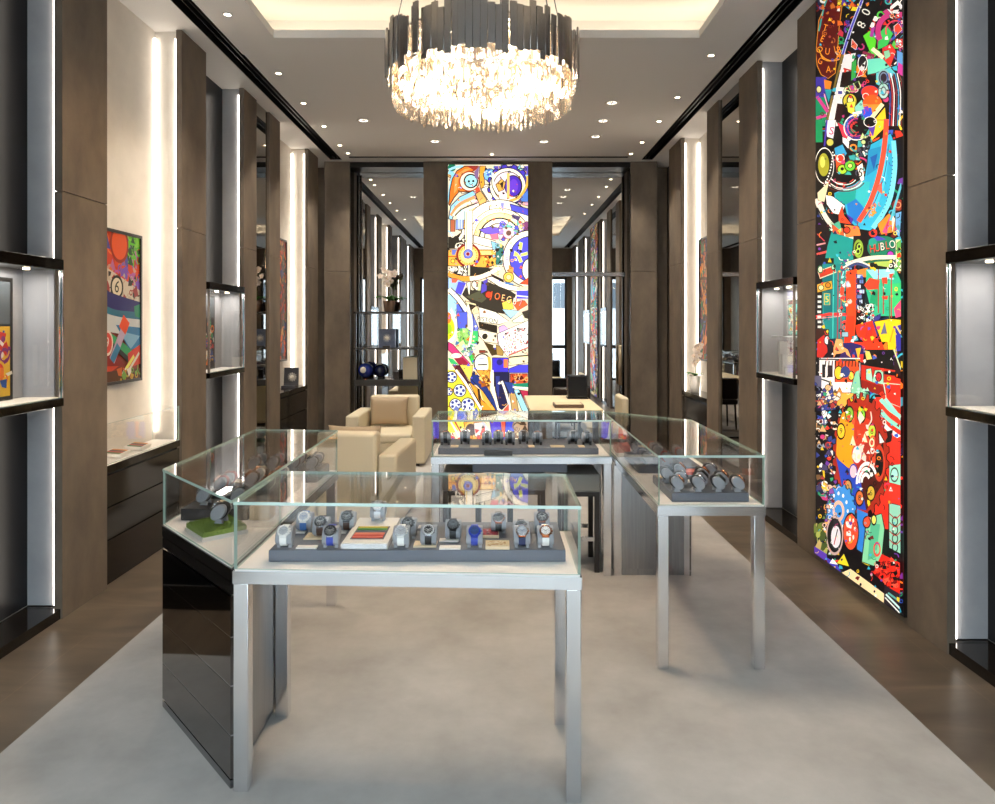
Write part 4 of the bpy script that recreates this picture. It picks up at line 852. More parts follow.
a.rect(525, 530, 685, 680, '#4238d0', D, 7); a.rect(640, 545, 680, 630, '#f08048'); a.disc(600, 575, 30, '#302878', None); a.poly([(690, 530), (885, 500), (885, 580), (690, 610)], '#f4ecc0', D, 6); a.stroke([(690, 525), (885, 505)], 14, '#3c3828'); a.poly([(690, 640), (790, 600), (885, 600), (885, 680), (690, 680)], '#4c48d8', D, 5); a.rect(540, 680, 700, 820, '#22204c'); a.disc(620, 730, 24, '#d05048', None, 0, 1.6); a.rect(705, 690, 880, 790, '#c24a28', D, 7); a.confetti(720, 700, 870, 780, 20, ['#f0b068', '#5a1a10', '#e08848'], 24, 42); a.rect(700, 795, 885, 830, '#1f8668')
a.view(440, 370, 10.05)
a.poly([(70, 0), (190, 0), (420, 400), (400, 500), (70, 660)], '#eae23c'); a.curve([(160, 0), (250, 120), (420, 400)], 26, C0); a.curve([(180, 0), (270, 120), (430, 390)], 8, D); a.curve([(142, 0), (235, 130), (400, 400)], 6, '#a03818')
for x, y, r in ((115, 70, 56), (200, 205, 62), (155, 345, 58), (280, 345, 66), (88, 215, 40)): a.disc(x, y, r, '#e8eef8', D, 10); a.dots(x, y, r * .58, 5, r * .26, '#38408c'); a.disc(x, y, r * .24, C0)
a.confetti(75, 380, 420, 500, 26, ['#6878c0', '#e8e468', C0, '#b0d8a0', '#48508c'], 34, 43, D); a.disc(205, 455, 46, '#7c90d0', C0, 12)
a.poly([(290, 110), (385, 190), (420, 300), (560, 410), (430, 440), (420, 360), (360, 260)], '#ee9c30', D, 7); a.poly([(400, 180), (470, 240), (580, 420), (540, 415), (430, 300)], '#f8b44c'); a.poly([(375, 180), (400, 190), (415, 340), (385, 290)], '#3a2818'); a.poly([(310, 90), (345, 20), (460, 120), (590, 400), (570, 415), (430, 210), (380, 160)], '#26387e', D, 7); a.poly([(360, 0), (500, 0), (500, 220), (430, 90)], '#f0a840', D, 6); a.confetti(400, 0, 500, 180, 16, ['#a85a18', '#5a2a10', '#f8d070'], 30, 44); a.poly([(420, 400), (580, 405), (540, 460), (410, 480)], '#7a4a20', D, 6); a.curve([(390, 490), (480, 480), (580, 440)], 16, '#f4e4b0')
a.curve([(525, 0), (530, 180), (590, 400)], 24, C0); a.poly([(545, 20), (690, 20), (690, 330), (620, 400), (595, 380), (555, 200)], '#242346', D, 5); a.poly([(560, 60), (600, 60), (590, 300), (565, 200)], '#343c88'); a.curve([(620, 110), (660, 220), (710, 400)], 22, C0); a.poly([(640, 110), (740, 130), (750, 230), (700, 240)], '#31448c', D, 5); a.poly([(700, 240), (760, 230), (790, 410), (720, 400)], '#c09c62', D, 6); a.poly([(740, 200), (790, 190), (885, 400), (870, 440), (820, 400)], '#a0dae4', D, 6); a.poly([(800, 200), (885, 210), (885, 380)], '#b4304c', D, 6); a.stroke([(730, 170), (885, 180)], 16, C0); a.stroke([(730, 152), (885, 140)], 26, '#1f8668')
a.poly([(640, 400), (690, 340), (690, 450), (650, 470)], '#e05c48', D, 5); a.curve([(560, 480), (700, 470), (850, 490)], 44, '#d4f0ec'); a.curve([(690, 410), (780, 440), (860, 480)], 14, C0); a.poly([(500, 515), (610, 520), (630, 720), (520, 680)], '#5844cc', D, 5); a.poly([(615, 520), (660, 515), (650, 720), (630, 720)], '#e85a44'); a.poly([(660, 515), (745, 520), (745, 720), (650, 720)], '#4450d8', D, 5); a.rect(745, 500, 890, 720, '#b89a78'); a.confetti(750, 500, 885, 700, 16, ['#4a3828', '#e0c8a0', '#8a6848'], 40, 45)
a.poly([(240, 520), (440, 510), (430, 720), (260, 720)], '#f0a444', D, 6); a.disc(310, 600, 60, '#5a4a48', '#f8c868', 14, 1.2); a.poly([(340, 530), (440, 520), (400, 680), (350, 660)], '#f0dcd0', D, 6); a.poly([(350, 590), (400, 600), (360, 640)], '#c83028'); a.curve([(110, 520), (190, 660), (230, 720)], 20, C0); a.curve([(150, 515), (220, 640), (270, 720)], 14, '#c04028'); a.curve([(430, 520), (470, 600), (530, 720)], 30, '#c8d0e0'); a.poly([(400, 640), (450, 560), (460, 700)], '#d84840')
a.view(440, 430, 10.05); a.confetti(80, 60, 890, 140, 20, ['#5844cc', '#f0a444', '#e85a44', C0], 40, 46, D)
a.view(0, 0, 1); free2 = lambda x, y: not (486 < x < 528 and 288 < y < 330)
a.confetti(449, 166, 527, 436, 300, [D, '#5a4630', C0, '#f0b050', '#5a58d8', '#e85a40', D, '#8a5a30'], 1.8, 79, None, 1.0, free2)
clipC = [((cx0, 0, 0), (-1, 0, 0)), ((cx1, 0, 0), (1, 0, 0)), ((0, 0, .061), (0, 0, -1)), ((0, 0, 3.767), (0, 0, 1))]
a.build('printed_picture', 'lightbox_bright', pc, clipC)

# ---- framed picture in the white bay on the left wall: a racing scene
def framed(label, s, xb, y0, y1, z0, z1, draw, group=None):
    xp = xb - s * .04
    t = thing('framed_picture', label, 'picture', (xb, (y0 + y1) / 2, z0), group)
    X = lambda p, q: (min(p, q), max(p, q))
    x0, x1 = X(xb - s * .008, xp + s * .006)
    MB().box((x0, y0 + .004, z0 + .004), (x1, y1 - .004, z1 - .004)).build('backing', 'black_frame', t)
    f = MB(); w = .02; x0, x1 = X(xb - s * .007, xp - s * .012)
    f.box((x0, y0 - w, z0 - w), (x1, y0, z1 + w)); f.box((x0, y1, z0 - w), (x1, y1 + w, z1 + w)); f.box((x0, y0, z0 - w), (x1, y1, z0)); f.box((x0, y0, z1), (x1, y1, z1 + w))
    f.build('frame', 'black_frame', t)
    # canvas of 100 units across the depth (0 = near) and z measured down from the top in the same unit
    u = (y1 - y0) / 100
    a = Art(lambda px, py: (xp, y0 + px * u, z1 - py * u), (-s, 0, 0), .0001); a.cell = 2.0
    a.face([(xp, y0, z0), (xp, y1, z0), (xp, y1, z1), (xp, y0, z1)], '#8a2f1c', raw=True); a.HH = (z1 - z0) / u
    draw(a)
    a.build('painted_picture', 'paint_print', t, [((xp, y0, 0), (0, -1, 0)), ((xp, y1, 0), (0, 1, 0)), ((0, 0, z0), (0, 0, -1)), ((0, 0, z1), (0, 0, 1))])
def race(a):
    h = a.HH
    a.rect(0, 0, 100, h * .45, '#d8401c'); a.confetti(0, 0, 100, h * .42, 130, ['#e8501c', '#c83828', '#8868b0', '#d8a088', '#68b048', '#f07838', '#5858a8', '#c070a0'], 9, 51, None)
    a.confetti(78, 0, 100, h * .2, 40, ['#68d028', '#90e040', '#285828'], 6, 52, None); a.disc(62, 10, 15, '#ee5c20', '#a03010', 3, 1.1); a.confetti(55, h * .22, 100, h * .38, 40, ['#8058c0', '#4878c8', '#c060a8', '#e8501c'], 7, 53)
    a.curve([(0, h * .27), (40, h * .34), (100, h * .47)], 26, '#d8cdb8'); a.confetti(20, h * .28, 95, h * .46, 60, ['#b02820', '#38302c', '#c8b8a0', '#a03838'], 5, 54); a.disc(57, h * .365, 10, '#e8dcc0', '#1c2018', 2.5); a.text('6', 57, h * .365, 17, '#142018', .25)
    a.curve([(0, h * .40), (40, h * .49), (100, h * .55)], 26, '#28286c'); a.curve([(0, h * .46), (45, h * .58), (100, h * .60)], 20, '#2c7490'); a.curve([(0, h * .52), (45, h * .61), (100, h * .64)], 16, '#d0d4d4'); a.poly([(88, h * .49), (100, h * .47), (100, h * .57), (90, h * .56)], '#2c8c68')
    a.poly([(55, h * .62), (100, h * .64), (100, h * .77), (80, h * .80)], '#2878a8'); a.poly([(60, h * .66), (100, h * .70), (82, h * .79)], '#7cb0d0')
    a.curve([(0, h * .60), (50, h * .72), (90, h * .86)], 9, '#2c9c60'); a.curve([(0, h * .63), (50, h * .76), (86, h * .90)], 5, '#10100e'); a.poly([(0, h * .66), (50, h * .78), (70, h * .90), (0, h * .88)], '#8c1c14'); a.poly([(0, h * .88), (60, h * .9), (40, h * .95), (0, h * .94)], '#d8401c')
    a.disc(40, h * .74, 9, '#e04838', '#f0d8c8', 2, 1.2); a.text('9', 40, h * .74, 14, '#f0e0d0'); a.stroke([(48, h * .86), (72, h * .62)], 10, '#c0a8c0'); a.stroke([(66, h * .66), (74, h * .58)], 14, '#e8501c'); a.stroke([(48, h * .86), (60, h * .76)], 8, '#3c88b0')
    a.poly([(76, h * .82), (100, h * .76), (100, h * .90), (78, h * .92)], '#d8381c'); a.stroke([(72, h * .93), (88, h * .84)], 4, '#e8e060'); a.stroke([(76, h * .95), (98, h * .82)], 3, '#d8d8c0'); a.poly([(0, h * .93), (100, h * .93), (100, h), (0, h)], '#5c3418'); a.confetti(60, h * .92, 100, h, 16, ['#c8a028', '#d86828', '#78a840', '#e8e0d0'], 6, 55)
framed('black-framed racing picture on the lit white wall at left, above the wall counter', -1, LB, 4.28, 4.985, 1.225, 2.215, race)
def mosaic(cols, seed, n=150):
    def f(a):
        a.confetti(0, 0, 100, a.HH, n, cols, 15, seed, '#1a1410'); a.confetti(0, 0, 100, a.HH, n, cols, 8, seed + 1)
        for i in range(7): rg = random.Random(seed + i); a.curve([(rg.uniform(0, 100), rg.uniform(0, a.HH)) for _ in range(4)], 4, rg.choice(cols))
    return f
framed('narrow orange and brown picture on the far white bay of the left wall', -1, LB, 7.70, 8.46, 1.19, 2.60, mosaic(['#e8581c', '#c03c18', '#3c2414', '#684028', '#d89038', '#484878', '#7c6a3c', '#f07028'], 61))
framed('narrow orange and blue picture on the far white bay of the right wall', 1, RB, 7.32, 8.17, 1.21, 2.58, mosaic(['#d8601c', '#4858a0', '#5c3418', '#c08030', '#387848', '#8c2c1c', '#282850', '#e89038'], 71))
# ================================================================== DISPLAY CASES
def inset(pts, d):
    n = len(pts); out = []
    for i in range(n):
        p0, p1, p2 = Vector(pts[i - 1]), Vector(pts[i]), Vector(pts[(i + 1) % n])
        a = (p1 - p0).normalized(); b = (p2 - p1).normalized()
        n1, n2 = Vector((-a.y, a.x)), Vector((-b.y, b.x)); k = (n1 + n2) / (1 + n1.dot(n2)); out.append(tuple(p1 + k * d))
    return out
ZD, ZG = .766, .997
def case(label, pts, legs, frame='chrome', box=None):
    """glass case on a steel frame; pts run counter-clockwise from the front left corner"""
    cx, cy = sum(p[0] for p in pts) / len(pts), sum(p[1] for p in pts) / len(pts)
    t = thing('display_case', label, 'display case', (cx, cy, ZC))
    MB().prism(pts, .718, .7605).build('frame', frame, t)
    MB().prism(inset(pts, .006), .7606, ZD).build('deck', 'deck_cloth', t)
    o, i = inset(pts, .004), inset(pts, .012); n = len(pts)
    for k in range(n):
        q = [o[k], o[(k + 1) % n], i[(k + 1) % n], i[k]]
        b = MB().prism(q, ZD + .0005, ZG - .011); b.bm.normal_update()
        L = max((Vector(q[1]) - Vector(q[0])).length, .01); e = (Vector(q[1]) - Vector(q[0])).normalized(); nn = Vector((-e.y, e.x, 0))
        for f in b.bm.faces: f.material_index = 0 if abs(f.normal.dot(nn)) > .9 else 1
        b.build('glass_pane', ['glass_pane', 'glass_edge'], t)
    b = MB().prism(inset(pts, .002), ZG - .0105, ZG); b.bm.normal_update()
    for f in b.bm.faces: f.material_index = 0 if abs(f.normal.z) > .9 else 1
    b.build('glass_top', ['glass_pane', 'glass_edge'], t)
    for x, y in legs:
        MB().box((x - .025, y - .025, ZC), (x + .025, y + .025, .7175), bevel=.002, seg=1).build('leg', 'chrome', t)
    if box:
        bb = MB().box((box[0], box[2], .66), (box[1], box[3], .7175), bevel=.003, seg=1).build('drawer_box', 'tray_grey', t)
    return t
fl, fr_, br, bl = (-.898, 2.385), (.286, 2.328), (.286, 2.838), (-.898, 2.893)
c_front = case('nearest glass watch case on polished steel legs, in the middle of the carpet', [fl, fr_, br, bl],
               [(fl[0] + .027, fl[1] + .027), (fr_[0] - .027, fr_[1] + .028), (br[0] - .027, br[1] - .027), (bl[0] + .027, bl[1] - .027)])
L0, L1, L2, L3 = (-.906, 2.40), (-.906, 4.02), (-1.398, 4.06), (-1.398, 2.93)
c_left = case('long glass watch case with a slanted dark drawer front, at the left', [L3, L0, L1, L2], [(L1[0] - .03, L1[1] - .03), (L2[0] + .03, L2[1] - .03)], 'dark_lacquer')
c_mid = case('rear glass watch case of black watches, in front of the bright back picture', [(-.412, 4.44), (.735, 4.44), (.735, 4.92), (-.412, 4.92)],
             [(-.385, 4.467), (.708, 4.467), (.708, 4.893), (-.385, 4.893)], box=(-.15, .455, 4.46, 4.78))
R0_, R1_, R2_, R3_ = (.747, 3.235), (1.247, 3.235), (1.247, 4.45), (.747, 4.92)
c_right = case('long glass watch case on polished steel legs, right of the carpet', [R0_, R1_, R2_, R3_],
               [(.774, 3.262), (1.22, 3.262), (.774, 4.475), (1.22, 4.475)], box=(1.0, 1.19, 3.5, 4.25))
# corner cupboards under the slanted ends
def cupboard(t, A, B, Cn, gap=.03):
    """A-B is the slanted drawer front, Cn the square corner behind it"""
    tri = inset([A, B, Cn], .012) if (Vector(B) - Vector(A)).cross(Vector(Cn) - Vector(A)) > 0 else inset([B, A, Cn], .012)
    MB().prism(tri, ZC, .7175).build('carcass', 'brushed_steel', t)
    e = (Vector(B) - Vector(A)).normalized(); nn = Vector((e.y, -e.x))
    if nn.dot(Vector(Cn) - Vector(A)) > 0: nn = -nn
    a = Vector(A) + e * .006; b = Vector(B) - e * .006
    def slab(z0, z1, m, nm, d0=.0, d1=-.011):
        return MB().prism([tuple(a + nn * d0), tuple(b + nn * d0), tuple(b + nn * d1), tuple(a + nn * d1)], z0, z1).build(nm, m, t)
    for z0, z1 in ((.04, .186), (.190, .356), (.360, .524), (.528, .665)): slab(z0, z1, 'dark_mirror', 'drawer')
    for z in (.1862, .3562, .5242): slab(z, z + .0036, 'chrome', 'drawer_edge', -.001)
    slab(ZC, .034, 'steel_trim', 'kick_plate'); slab(.673, .715, 'dark_lacquer', 'top_rail')
cupboard(c_left, L3, (L0[0] - .002, L0[1] + .0), (L0[0], L3[1]))
MB().box((L0[0] + .0005, L0[1] + .08, .05), (L0[0] + .006, L3[1] - .02, .70)).build('side_panel', 'brushed_steel', c_left)
cupboard(c_right, R3_, R2_, (R3_[0], R2_[1]))
MB().box((.80, 4.452, .05), (1.195, 4.461, .70)).build('side_panel', 'brushed_steel', c_right)

# ================================================================== WATCHES
TH = math.radians(47); U_ = Vector((0, math.cos(TH), math.sin(TH))); N_ = Vector((0, -math.sin(TH), math.cos(TH)))
EC = Vector((0, 0, .041)); EA, EB = .035, .0235
def ell(a, off=0.0): return EC + U_ * ((EA + off) * math.cos(a)) + N_ * ((EB + off) * math.sin(a))
def stand_proto(m):
    t = thing('watch_stand', None, None)
    b = MB(); n = 28; ring = []
    for sx in (-.029, -.026, .026, .029):
        k = .93 if abs(sx) > .028 else 1
        ring.append([b.bm.verts.new((sx, *(EC + (ell(2 * PI * i / n) - EC) * k)[1:])) for i in range(n)])
    for A, B in zip(ring, ring[1:]):
        for i in range(n):
            f = b.bm.faces.new((A[i], A[(i + 1) % n], B[(i + 1) % n], B[i])); f.smooth = True
    b.bm.faces.new(ring[0][::-1]); b.bm.faces.new(ring[-1]); bmesh.ops.recalc_face_normals(b.bm, faces=b.bm.faces[:])
    b.build('cushion', m, t)
    for x0 in (-.026, .0145):
        MB().prism([(-.014, 0), (.018, 0), (.014, .017), (-.008, .014)], x0, x0 + .0115, axis='x').build('foot', 'tray_black' if m == 'stand_dark' else m, t)
    return t
W_MAT = {}
def wmat(n, c, r=.3, metal=0.0): return mat('watch_' + n, c, r, metal)
for n, c, r, me_ in (('steel', '#c8c8cc', .18, 1), ('black', '#141416', .35, 0), ('gold', '#c8845a', .2, 1), ('white', '#eceae4', .4, 0), ('blue', '#1f3aa8', .35, 0), ('navy', '#1c2a58', .45, 0), ('brown', '#4a2c1c', .6, 0), ('grey', '#7a7c80', .4, 0), ('red', '#a82a20', .45, 0), ('sky', '#4a78b8', .5, 0), ('silver', '#d0d2d4', .35, .4)): wmat(n, c, r, me_)
def watch_proto(st):
    cs, bz, dl, mk, sp = ['watch_' + q for q in st]
    t = thing('wristwatch', None, None)
    # strap loops round the cushion
    loop = [tuple(ell(PI * .5 + .62 + (2 * PI - 1.24) * i / 30, .0009)[1:]) for i in range(31)]
    b = MB(); b.ribbon(loop[::-1], [.0205 + .004 * abs(i - 15) / 15 for i in range(31)], .0034); b.build('strap', sp, t)
    c = EC + N_ * (EB + .0012); m = Matrix((Vector((1, 0, 0)), U_, N_)).transposed().to_4x4()
    b = MB(); b.lathe([(.0, 0), (.0185, 0), (.0215, .002), (.0218, .007), (.0208, .0088), (0, .0088)], n=28, c=c, mtx=m)
    for sy in (-1, 1):
        q = MB(); b.box((-.0125, 0, 0), (.0125, .004, .005))
        for v in b.bm.verts[-8:]: v.co = c + m.to_3x3() @ Vector((v.co.x, v.co.y * 1.0 + (.0185 if sy > 0 else -.0225), v.co.z - .0005))
    kc = b.build('case', cs, t)
    b = MB(); b.lathe([(.0163, .0088), (.0163, .0112), (.0172, .0118), (.0204, .0110), (.0208, .0088)], n=28, c=c, mtx=m, closed=True)
    for i in range(6):
        a = PI / 6 + i * PI / 3; b.cyl(c + m.to_3x3() @ Vector((.0187 * math.cos(a), .0187 * math.sin(a), .0112)), .0012, .0005, mi=1, n=6, mtx=m)
    b.build('bezel', [bz, 'watch_steel'], kc)
    b = MB(); b.cyl(c + N_ * .0089, .0161, .0006, n=28, mtx=m)
    R3 = m.to_3x3()
    def flat(x0, y0, x1, y1, h, ang=0.0):
        ca, sa = math.cos(ang), math.sin(ang)
        b.quad([c + R3 @ Vector((x * ca - y * sa, x * sa + y * ca, h)) for x, y in ((x0, y0), (x1, y0), (x1, y1), (x0, y1))], 1)
    for i in range(12): flat(-.0008, .0118, .0008, .0152, .0097, i * PI / 6)
    flat(-.0006, -.002, .0006, .0085, .0101, 1.05); flat(-.0005, -.003, .0005, .0125, .0102, -1.05)
    for x, y in ((-.0068, 0), (.0068, 0), (0, -.0068)): b.lathe([(.0030, 0), (.0037, 0), (.0037, .0003), (.0030, .0003)], mi=1, n=14, c=c + R3 @ Vector((x, y, .0096)), mtx=m, closed=True)
    b.build('dial', [dl, mk], kc)
    b = MB(); b.cyl(c + R3 @ Vector((.0216, 0, .0045)), .003, .004, n=12, mtx=m @ Matrix.Rotation(PI / 2, 4, 'Y'))
    for y in (.009, -.009): b.cyl(c + R3 @ Vector((.0195, y, .0045)), .0018, .0035, n=8, mtx=m @ Matrix.Rotation(PI / 2, 4, 'Y'))
    b.build('crown', cs, kc)
    return t
SP, WP = {}, {}
def put(proto_cache, key, mk, loc, rz, scale=1.0):
    if key not in proto_cache:
        o = mk(key); proto_cache[key] = o
    else: o = copy_tree(proto_cache[key])
    o.location = loc; o.rotation_euler = (0, 0, rz); o.scale = (scale,) * 3
    return o
def watch(x, y, z, rz, style, label, group, stand='stand_grey', scale=1.0, slabel=None):
    s = put(SP, stand, stand_proto, (x, y, z), rz, scale); tag(s, slabel or ('stand of ' + label), 'watch stand', 'stands of the ' + group)
    w = put(WP, style, watch_proto, (x, y, z), rz, scale); tag(w, label, 'watch', group)
    return w
def tray(name, label, a, b, z0, z1, m='tray_grey', cat='tray'):
    t = MB(); t.box((a[0], a[1], z0), (b[0], b[1], z1), bevel=.002, seg=1)
    return tag(t.build(name, m), label, cat)
ncard = [0]
def card(x, y, z, sx, sy, m, label, rz=0, h=.006, group='display cards in the cases', name='display_card'):
    b = MB(); b.box((-sx / 2, -sy / 2, 0), (sx / 2, sy / 2, h), bevel=.0008, seg=1)
    o = b.build(name, m); o.location = (x, y, z); o.rotation_euler = (0, 0, rz)
    return tag(o, label, 'card', group)
ZT = .808
# --- front case: one long grey tray
tray('watch_tray', 'long grey watch tray in the nearest glass case', (-.80, 2.462), (.245, 2.815), ZD + .0006, ZT)
FW = 'watches in the front case'
F_ = [(284, 539, ('white', 'white', 'silver', 'grey', 'white'), 'white watch with white strap, front left corner of the nearest tray'),
      (304, 519, ('white', 'white', 'silver', 'sky', 'sky'), 'white watch with pale blue strap, back left corner of the nearest tray'),
      (320.5, 524, ('steel', 'black', 'black', 'white', 'brown'), 'small black-faced watch low behind a beige card, nearest tray, left'),
      (330.5, 540.5, ('steel', 'black', 'black', 'white', 'blue'), 'black-faced watch with bright blue strap, left of the strap box'),
      (347, 518.5, ('black', 'black', 'black', 'silver', 'brown'), 'black watch with dark brown strap, behind left of the strap box'),
      (408, 525, ('black', 'black', 'black', 'silver', 'black'), 'all-black watch standing right behind the strap box, nearest tray'),
      (401, 541.5, ('white', 'silver', 'silver', 'grey', 'white'), 'silver watch with white strap, directly right of the strap box'),
      (428.5, 532.5, ('steel', 'silver', 'black', 'white', 'black'), 'steel watch with black dial, lying behind a beige card at the tray middle'),
      (453, 527, ('black', 'black', 'black', 'grey', 'black'), 'black watch with black strap, just left of the red patterned pad'),
      (474.5, 540.5, ('blue', 'blue', 'navy', 'sky', 'blue'), 'all-blue watch in the front row of the nearest tray'),
      (498.5, 520, ('gold', 'steel', 'black', 'white', 'black'), 'black-faced watch with black strap, behind the red patterned pad'),
      (521, 528, ('steel', 'steel', 'black', 'white', 'black'), 'steel watch in the second row, behind the rose gold navy one'),
      (522, 541, ('gold', 'steel', 'silver', 'navy', 'navy'), 'silver-faced watch with navy strap, front row right of the patterned card'),
      (542, 519, ('gold', 'black', 'black', 'white', 'navy'), 'black-faced watch with navy strap, back right corner of the nearest tray'),
      (545.5, 540, ('gold', 'gold', 'white', 'gold', 'white'), 'rose gold watch with white strap, front right corner of the nearest tray')]
for px, py, st, lb in F_:
    zc = ZT + .052; x, y = at_z(px, py, zc); y = min(max(y + .017, 2.503), 2.778)
    watch((px - CX) * (y - .017) / F, y, ZT + .0006, 0, st, lb, FW)
sb = thing('strap_box', 'pale display box with yellow and red strap strips, in the nearest tray', 'display box', (-.464, 2.63, ZT))
MB().box((-.547, 2.468, ZT + .0006), (-.382, 2.80, ZT + .022), bevel=.002, seg=1).build('body', 'card_white', sb)
MB().box((-.545, 2.4655, ZT + .003), (-.384, 2.4678, ZT + .020)).build('front_plate', 'chrome', sb)
MB().box((-.525, 2.515, ZT + .0222), (-.404, 2.675, ZT + .0232)).build('inlay', 'tray_grey', sb)
for i, (c_, y) in enumerate((('#c8b43c', 2.652), ('#5f9a4c', 2.63), ('#d8795c', 2.575), ('#c8483c', 2.553), ('#cc5a48', 2.53))): MB().box((-.52, y - .008, ZT + .0234), (-.409, y + .008, ZT + .027), bevel=.001, seg=1).build('strap_strip', mat('strip_%d' % i, c_, .6), sb)
watch((378 - CX) * 2.752 / F, 2.762, ZT + .0226, 0, ('steel', 'silver', 'white', 'navy', 'silver'), 'steel watch standing on the pale strap box', FW)
for px, py, sx, sy, m, lb in ((316, 536, .075, .075, 'card_beige', 'beige card left of the bright blue strap watch, nearest tray'),
                              (425.5, 544, .082, .062, 'card_beige', 'plain beige card right of the silver watch, nearest tray front'),
                              (307, 547, .072, .03, 'card_white', 'small white card in front of the left beige card'),
                              (450, 547.5, .075, .034, 'card_white', 'small white card left of the all-blue watch'),
                              (449, 540, .07, .03, 'card_white', 'pale strip card below the black watch at tray middle'),
                              (298.5, 531, .06, .045, 'card_white', 'white card behind the white watch, nearest tray left end'),
                              (342, 531, .04, .05, 'card_white', 'narrow white card touching the strap box on its left'),
                              (426, 527, .06, .04, 'card_white', 'white card at the back of the nearest tray, middle')):
    x, y = at_z(px, py, ZT + .004); card(x, min(max(y, 2.464 + sy / 2), 2.812 - sy / 2), ZT + .0006, sx, sy, m, lb)
def patterned(x, y, z, sx, sy, cols, label, seed, edge='card_beige'):
    t = thing('display_pad', label, 'display pad', (x, y, z), 'patterned pads in the front case')
    MB().box((x - sx / 2, y - sy / 2, z), (x + sx / 2, y + sy / 2, z + .012), bevel=.001, seg=1).build('pad', edge, t)
    a = Art(lambda px, py: (x - sx / 2 + px * sx / 100, y + sy / 2 - py * sy / 100, z + .0123), (0, 0, 1), .00002); a.cell = 3
    a.face([(x - sx / 2 + .003, y - sy / 2 + .003, z + .0122), (x + sx / 2 - .003, y - sy / 2 + .003, z + .0122), (x + sx / 2 - .003, y + sy / 2 - .003, z + .0122), (x - sx / 2 + .003, y + sy / 2 - .003, z + .0122)], cols[0], raw=True)
    a.confetti(12, 12, 88, 88, 60, cols, 9, seed); a.build('print', 'paint_print', t)
x, y = at_z(487, 532, ZT + .012); patterned(x, y, ZT + .0006, .09, .085, ['#a8384a', '#d0d0d8', '#e07080', '#584048', '#c8485a'], 'red and grey patterned pad behind the all-blue watch', 81)
x, y = at_z(497.5, 545, ZT + .012); patterned(x, max(y, 2.50), ZT + .0006, .085, .07, ['#ead8ac', '#c89868', '#b8844c', '#f4ecd0'], 'cream patterned card right of the all-blue watch', 82)

# --- left case
LWG = 'watches in the left case'
gp = thing('grass_pad', 'square pad of green artificial grass on a white slab, left case', 'display pad', (-1.125, 2.815, ZD)); Rg = Matrix.Rotation(math.radians(-48), 3, 'Z')
MB().box((-1.225, 2.725, ZD + .0006), (-1.025, 2.905, ZD + .016), rot=Rg).build('slab', 'card_white', gp)
MB().box((-1.22, 2.73, ZD + .0165), (-1.03, 2.90, ZD + .034), rot=Rg).build('turf', 'grass_pile', gp)
b = MB(); rg = random.Random(4)
for _ in range(2600):
    p = Rg @ Vector((rg.uniform(-.094, .094), rg.uniform(-.084, .084), 0)); d = Vector((rg.uniform(-.004, .004), rg.uniform(-.004, .004), rg.uniform(.008, .014))); q = Vector((rg.uniform(-1, 1), rg.uniform(-1, 1), 0)).normalized() * .0012
    p += Vector((-1.125, 2.815, ZD + .0335)); f = b.bm.faces.new([b.bm.verts.new(v) for v in (p - q, p + q, p + d)])
o = b.build('grass_blades', 'grass_pile', gp); o['kind'] = 'stuff'
watch(-1.10, 2.80, ZD + .047, -PI / 2 - .1, ('steel', 'black', 'black', 'white', 'black'), 'black watch turned sideways on the green grass pad', LWG, 'stand_grey', 1.05)
tray('watch_tray', 'low black tray just behind the grass pad, left case', (-1.345, 2.985), (-1.06, 3.16), ZD + .0006, ZD + .05, 'tray_black')
ZL = ZD + .0506
for x, y, lb in ((-1.275, 3.07, 'dark watch turned sideways, left one on the low black tray'), (-1.125, 3.07, 'dark watch turned sideways, right one on the low black tray')): watch(x, y, ZL, -PI / 2, ('steel', 'black', 'black', 'silver', 'black'), lb, LWG)
card(-1.20, 3.07, ZL, .05, .1, 'card_beige', 'beige card between the two watches on the low black tray')
card(-1.01, 3.03, ZD + .0006, .085, .085, 'card_beige', 'beige cube beside the low black tray, left case', 0, .06, None, 'display_block')['category'] = 'display block'
tray('watch_tray', 'middle black tray with rose gold watches, left case', (-1.345, 3.22), (-1.0, 3.60), ZD + .0006, ZD + .05, 'tray_black')
k = 0
for y in (3.29, 3.39, 3.50):
    for x in (-1.29, -1.18, -1.07):
        k += 1
        if k in (2, 7): card(x, y, ZL, .07, .07, 'card_beige' if k == 7 else 'card_white', ['', '', 'white card in the front row of the middle black tray', '', '', '', '', 'beige card in the back row of the middle black tray'][k]); continue
        watch(x, y, ZL, -PI / 2, ('gold', 'gold', 'white', 'gold', ('white', 'red', 'brown')[k % 3]), 'rose gold watch, %s row, %s, on the middle tray of left case' % (('front', 'middle', 'back')[(k - 1) // 3], ('left', 'centre', 'right')[(k - 1) % 3]), LWG)
tray('watch_tray', 'rear black tray at the far end of the left case', (-1.345, 3.70), (-.945, 3.97), ZD + .0006, ZD + .05, 'tray_black')
k = 0
for y in (3.78, 3.90):
    for x in (-1.30, -1.20, -1.09, -.99):
        k += 1; watch(x, y, ZL, -PI / 2, ('steel', 'black', 'black', 'silver', ('black', 'brown')[k % 2]), '%s watch, %s row, %s from left, rear tray of left case' % (('brown strap' if k % 2 else 'black strap'), 'front' if k < 5 else 'back', ('first', 'second', 'third', 'fourth')[(k - 1) % 4]), LWG)

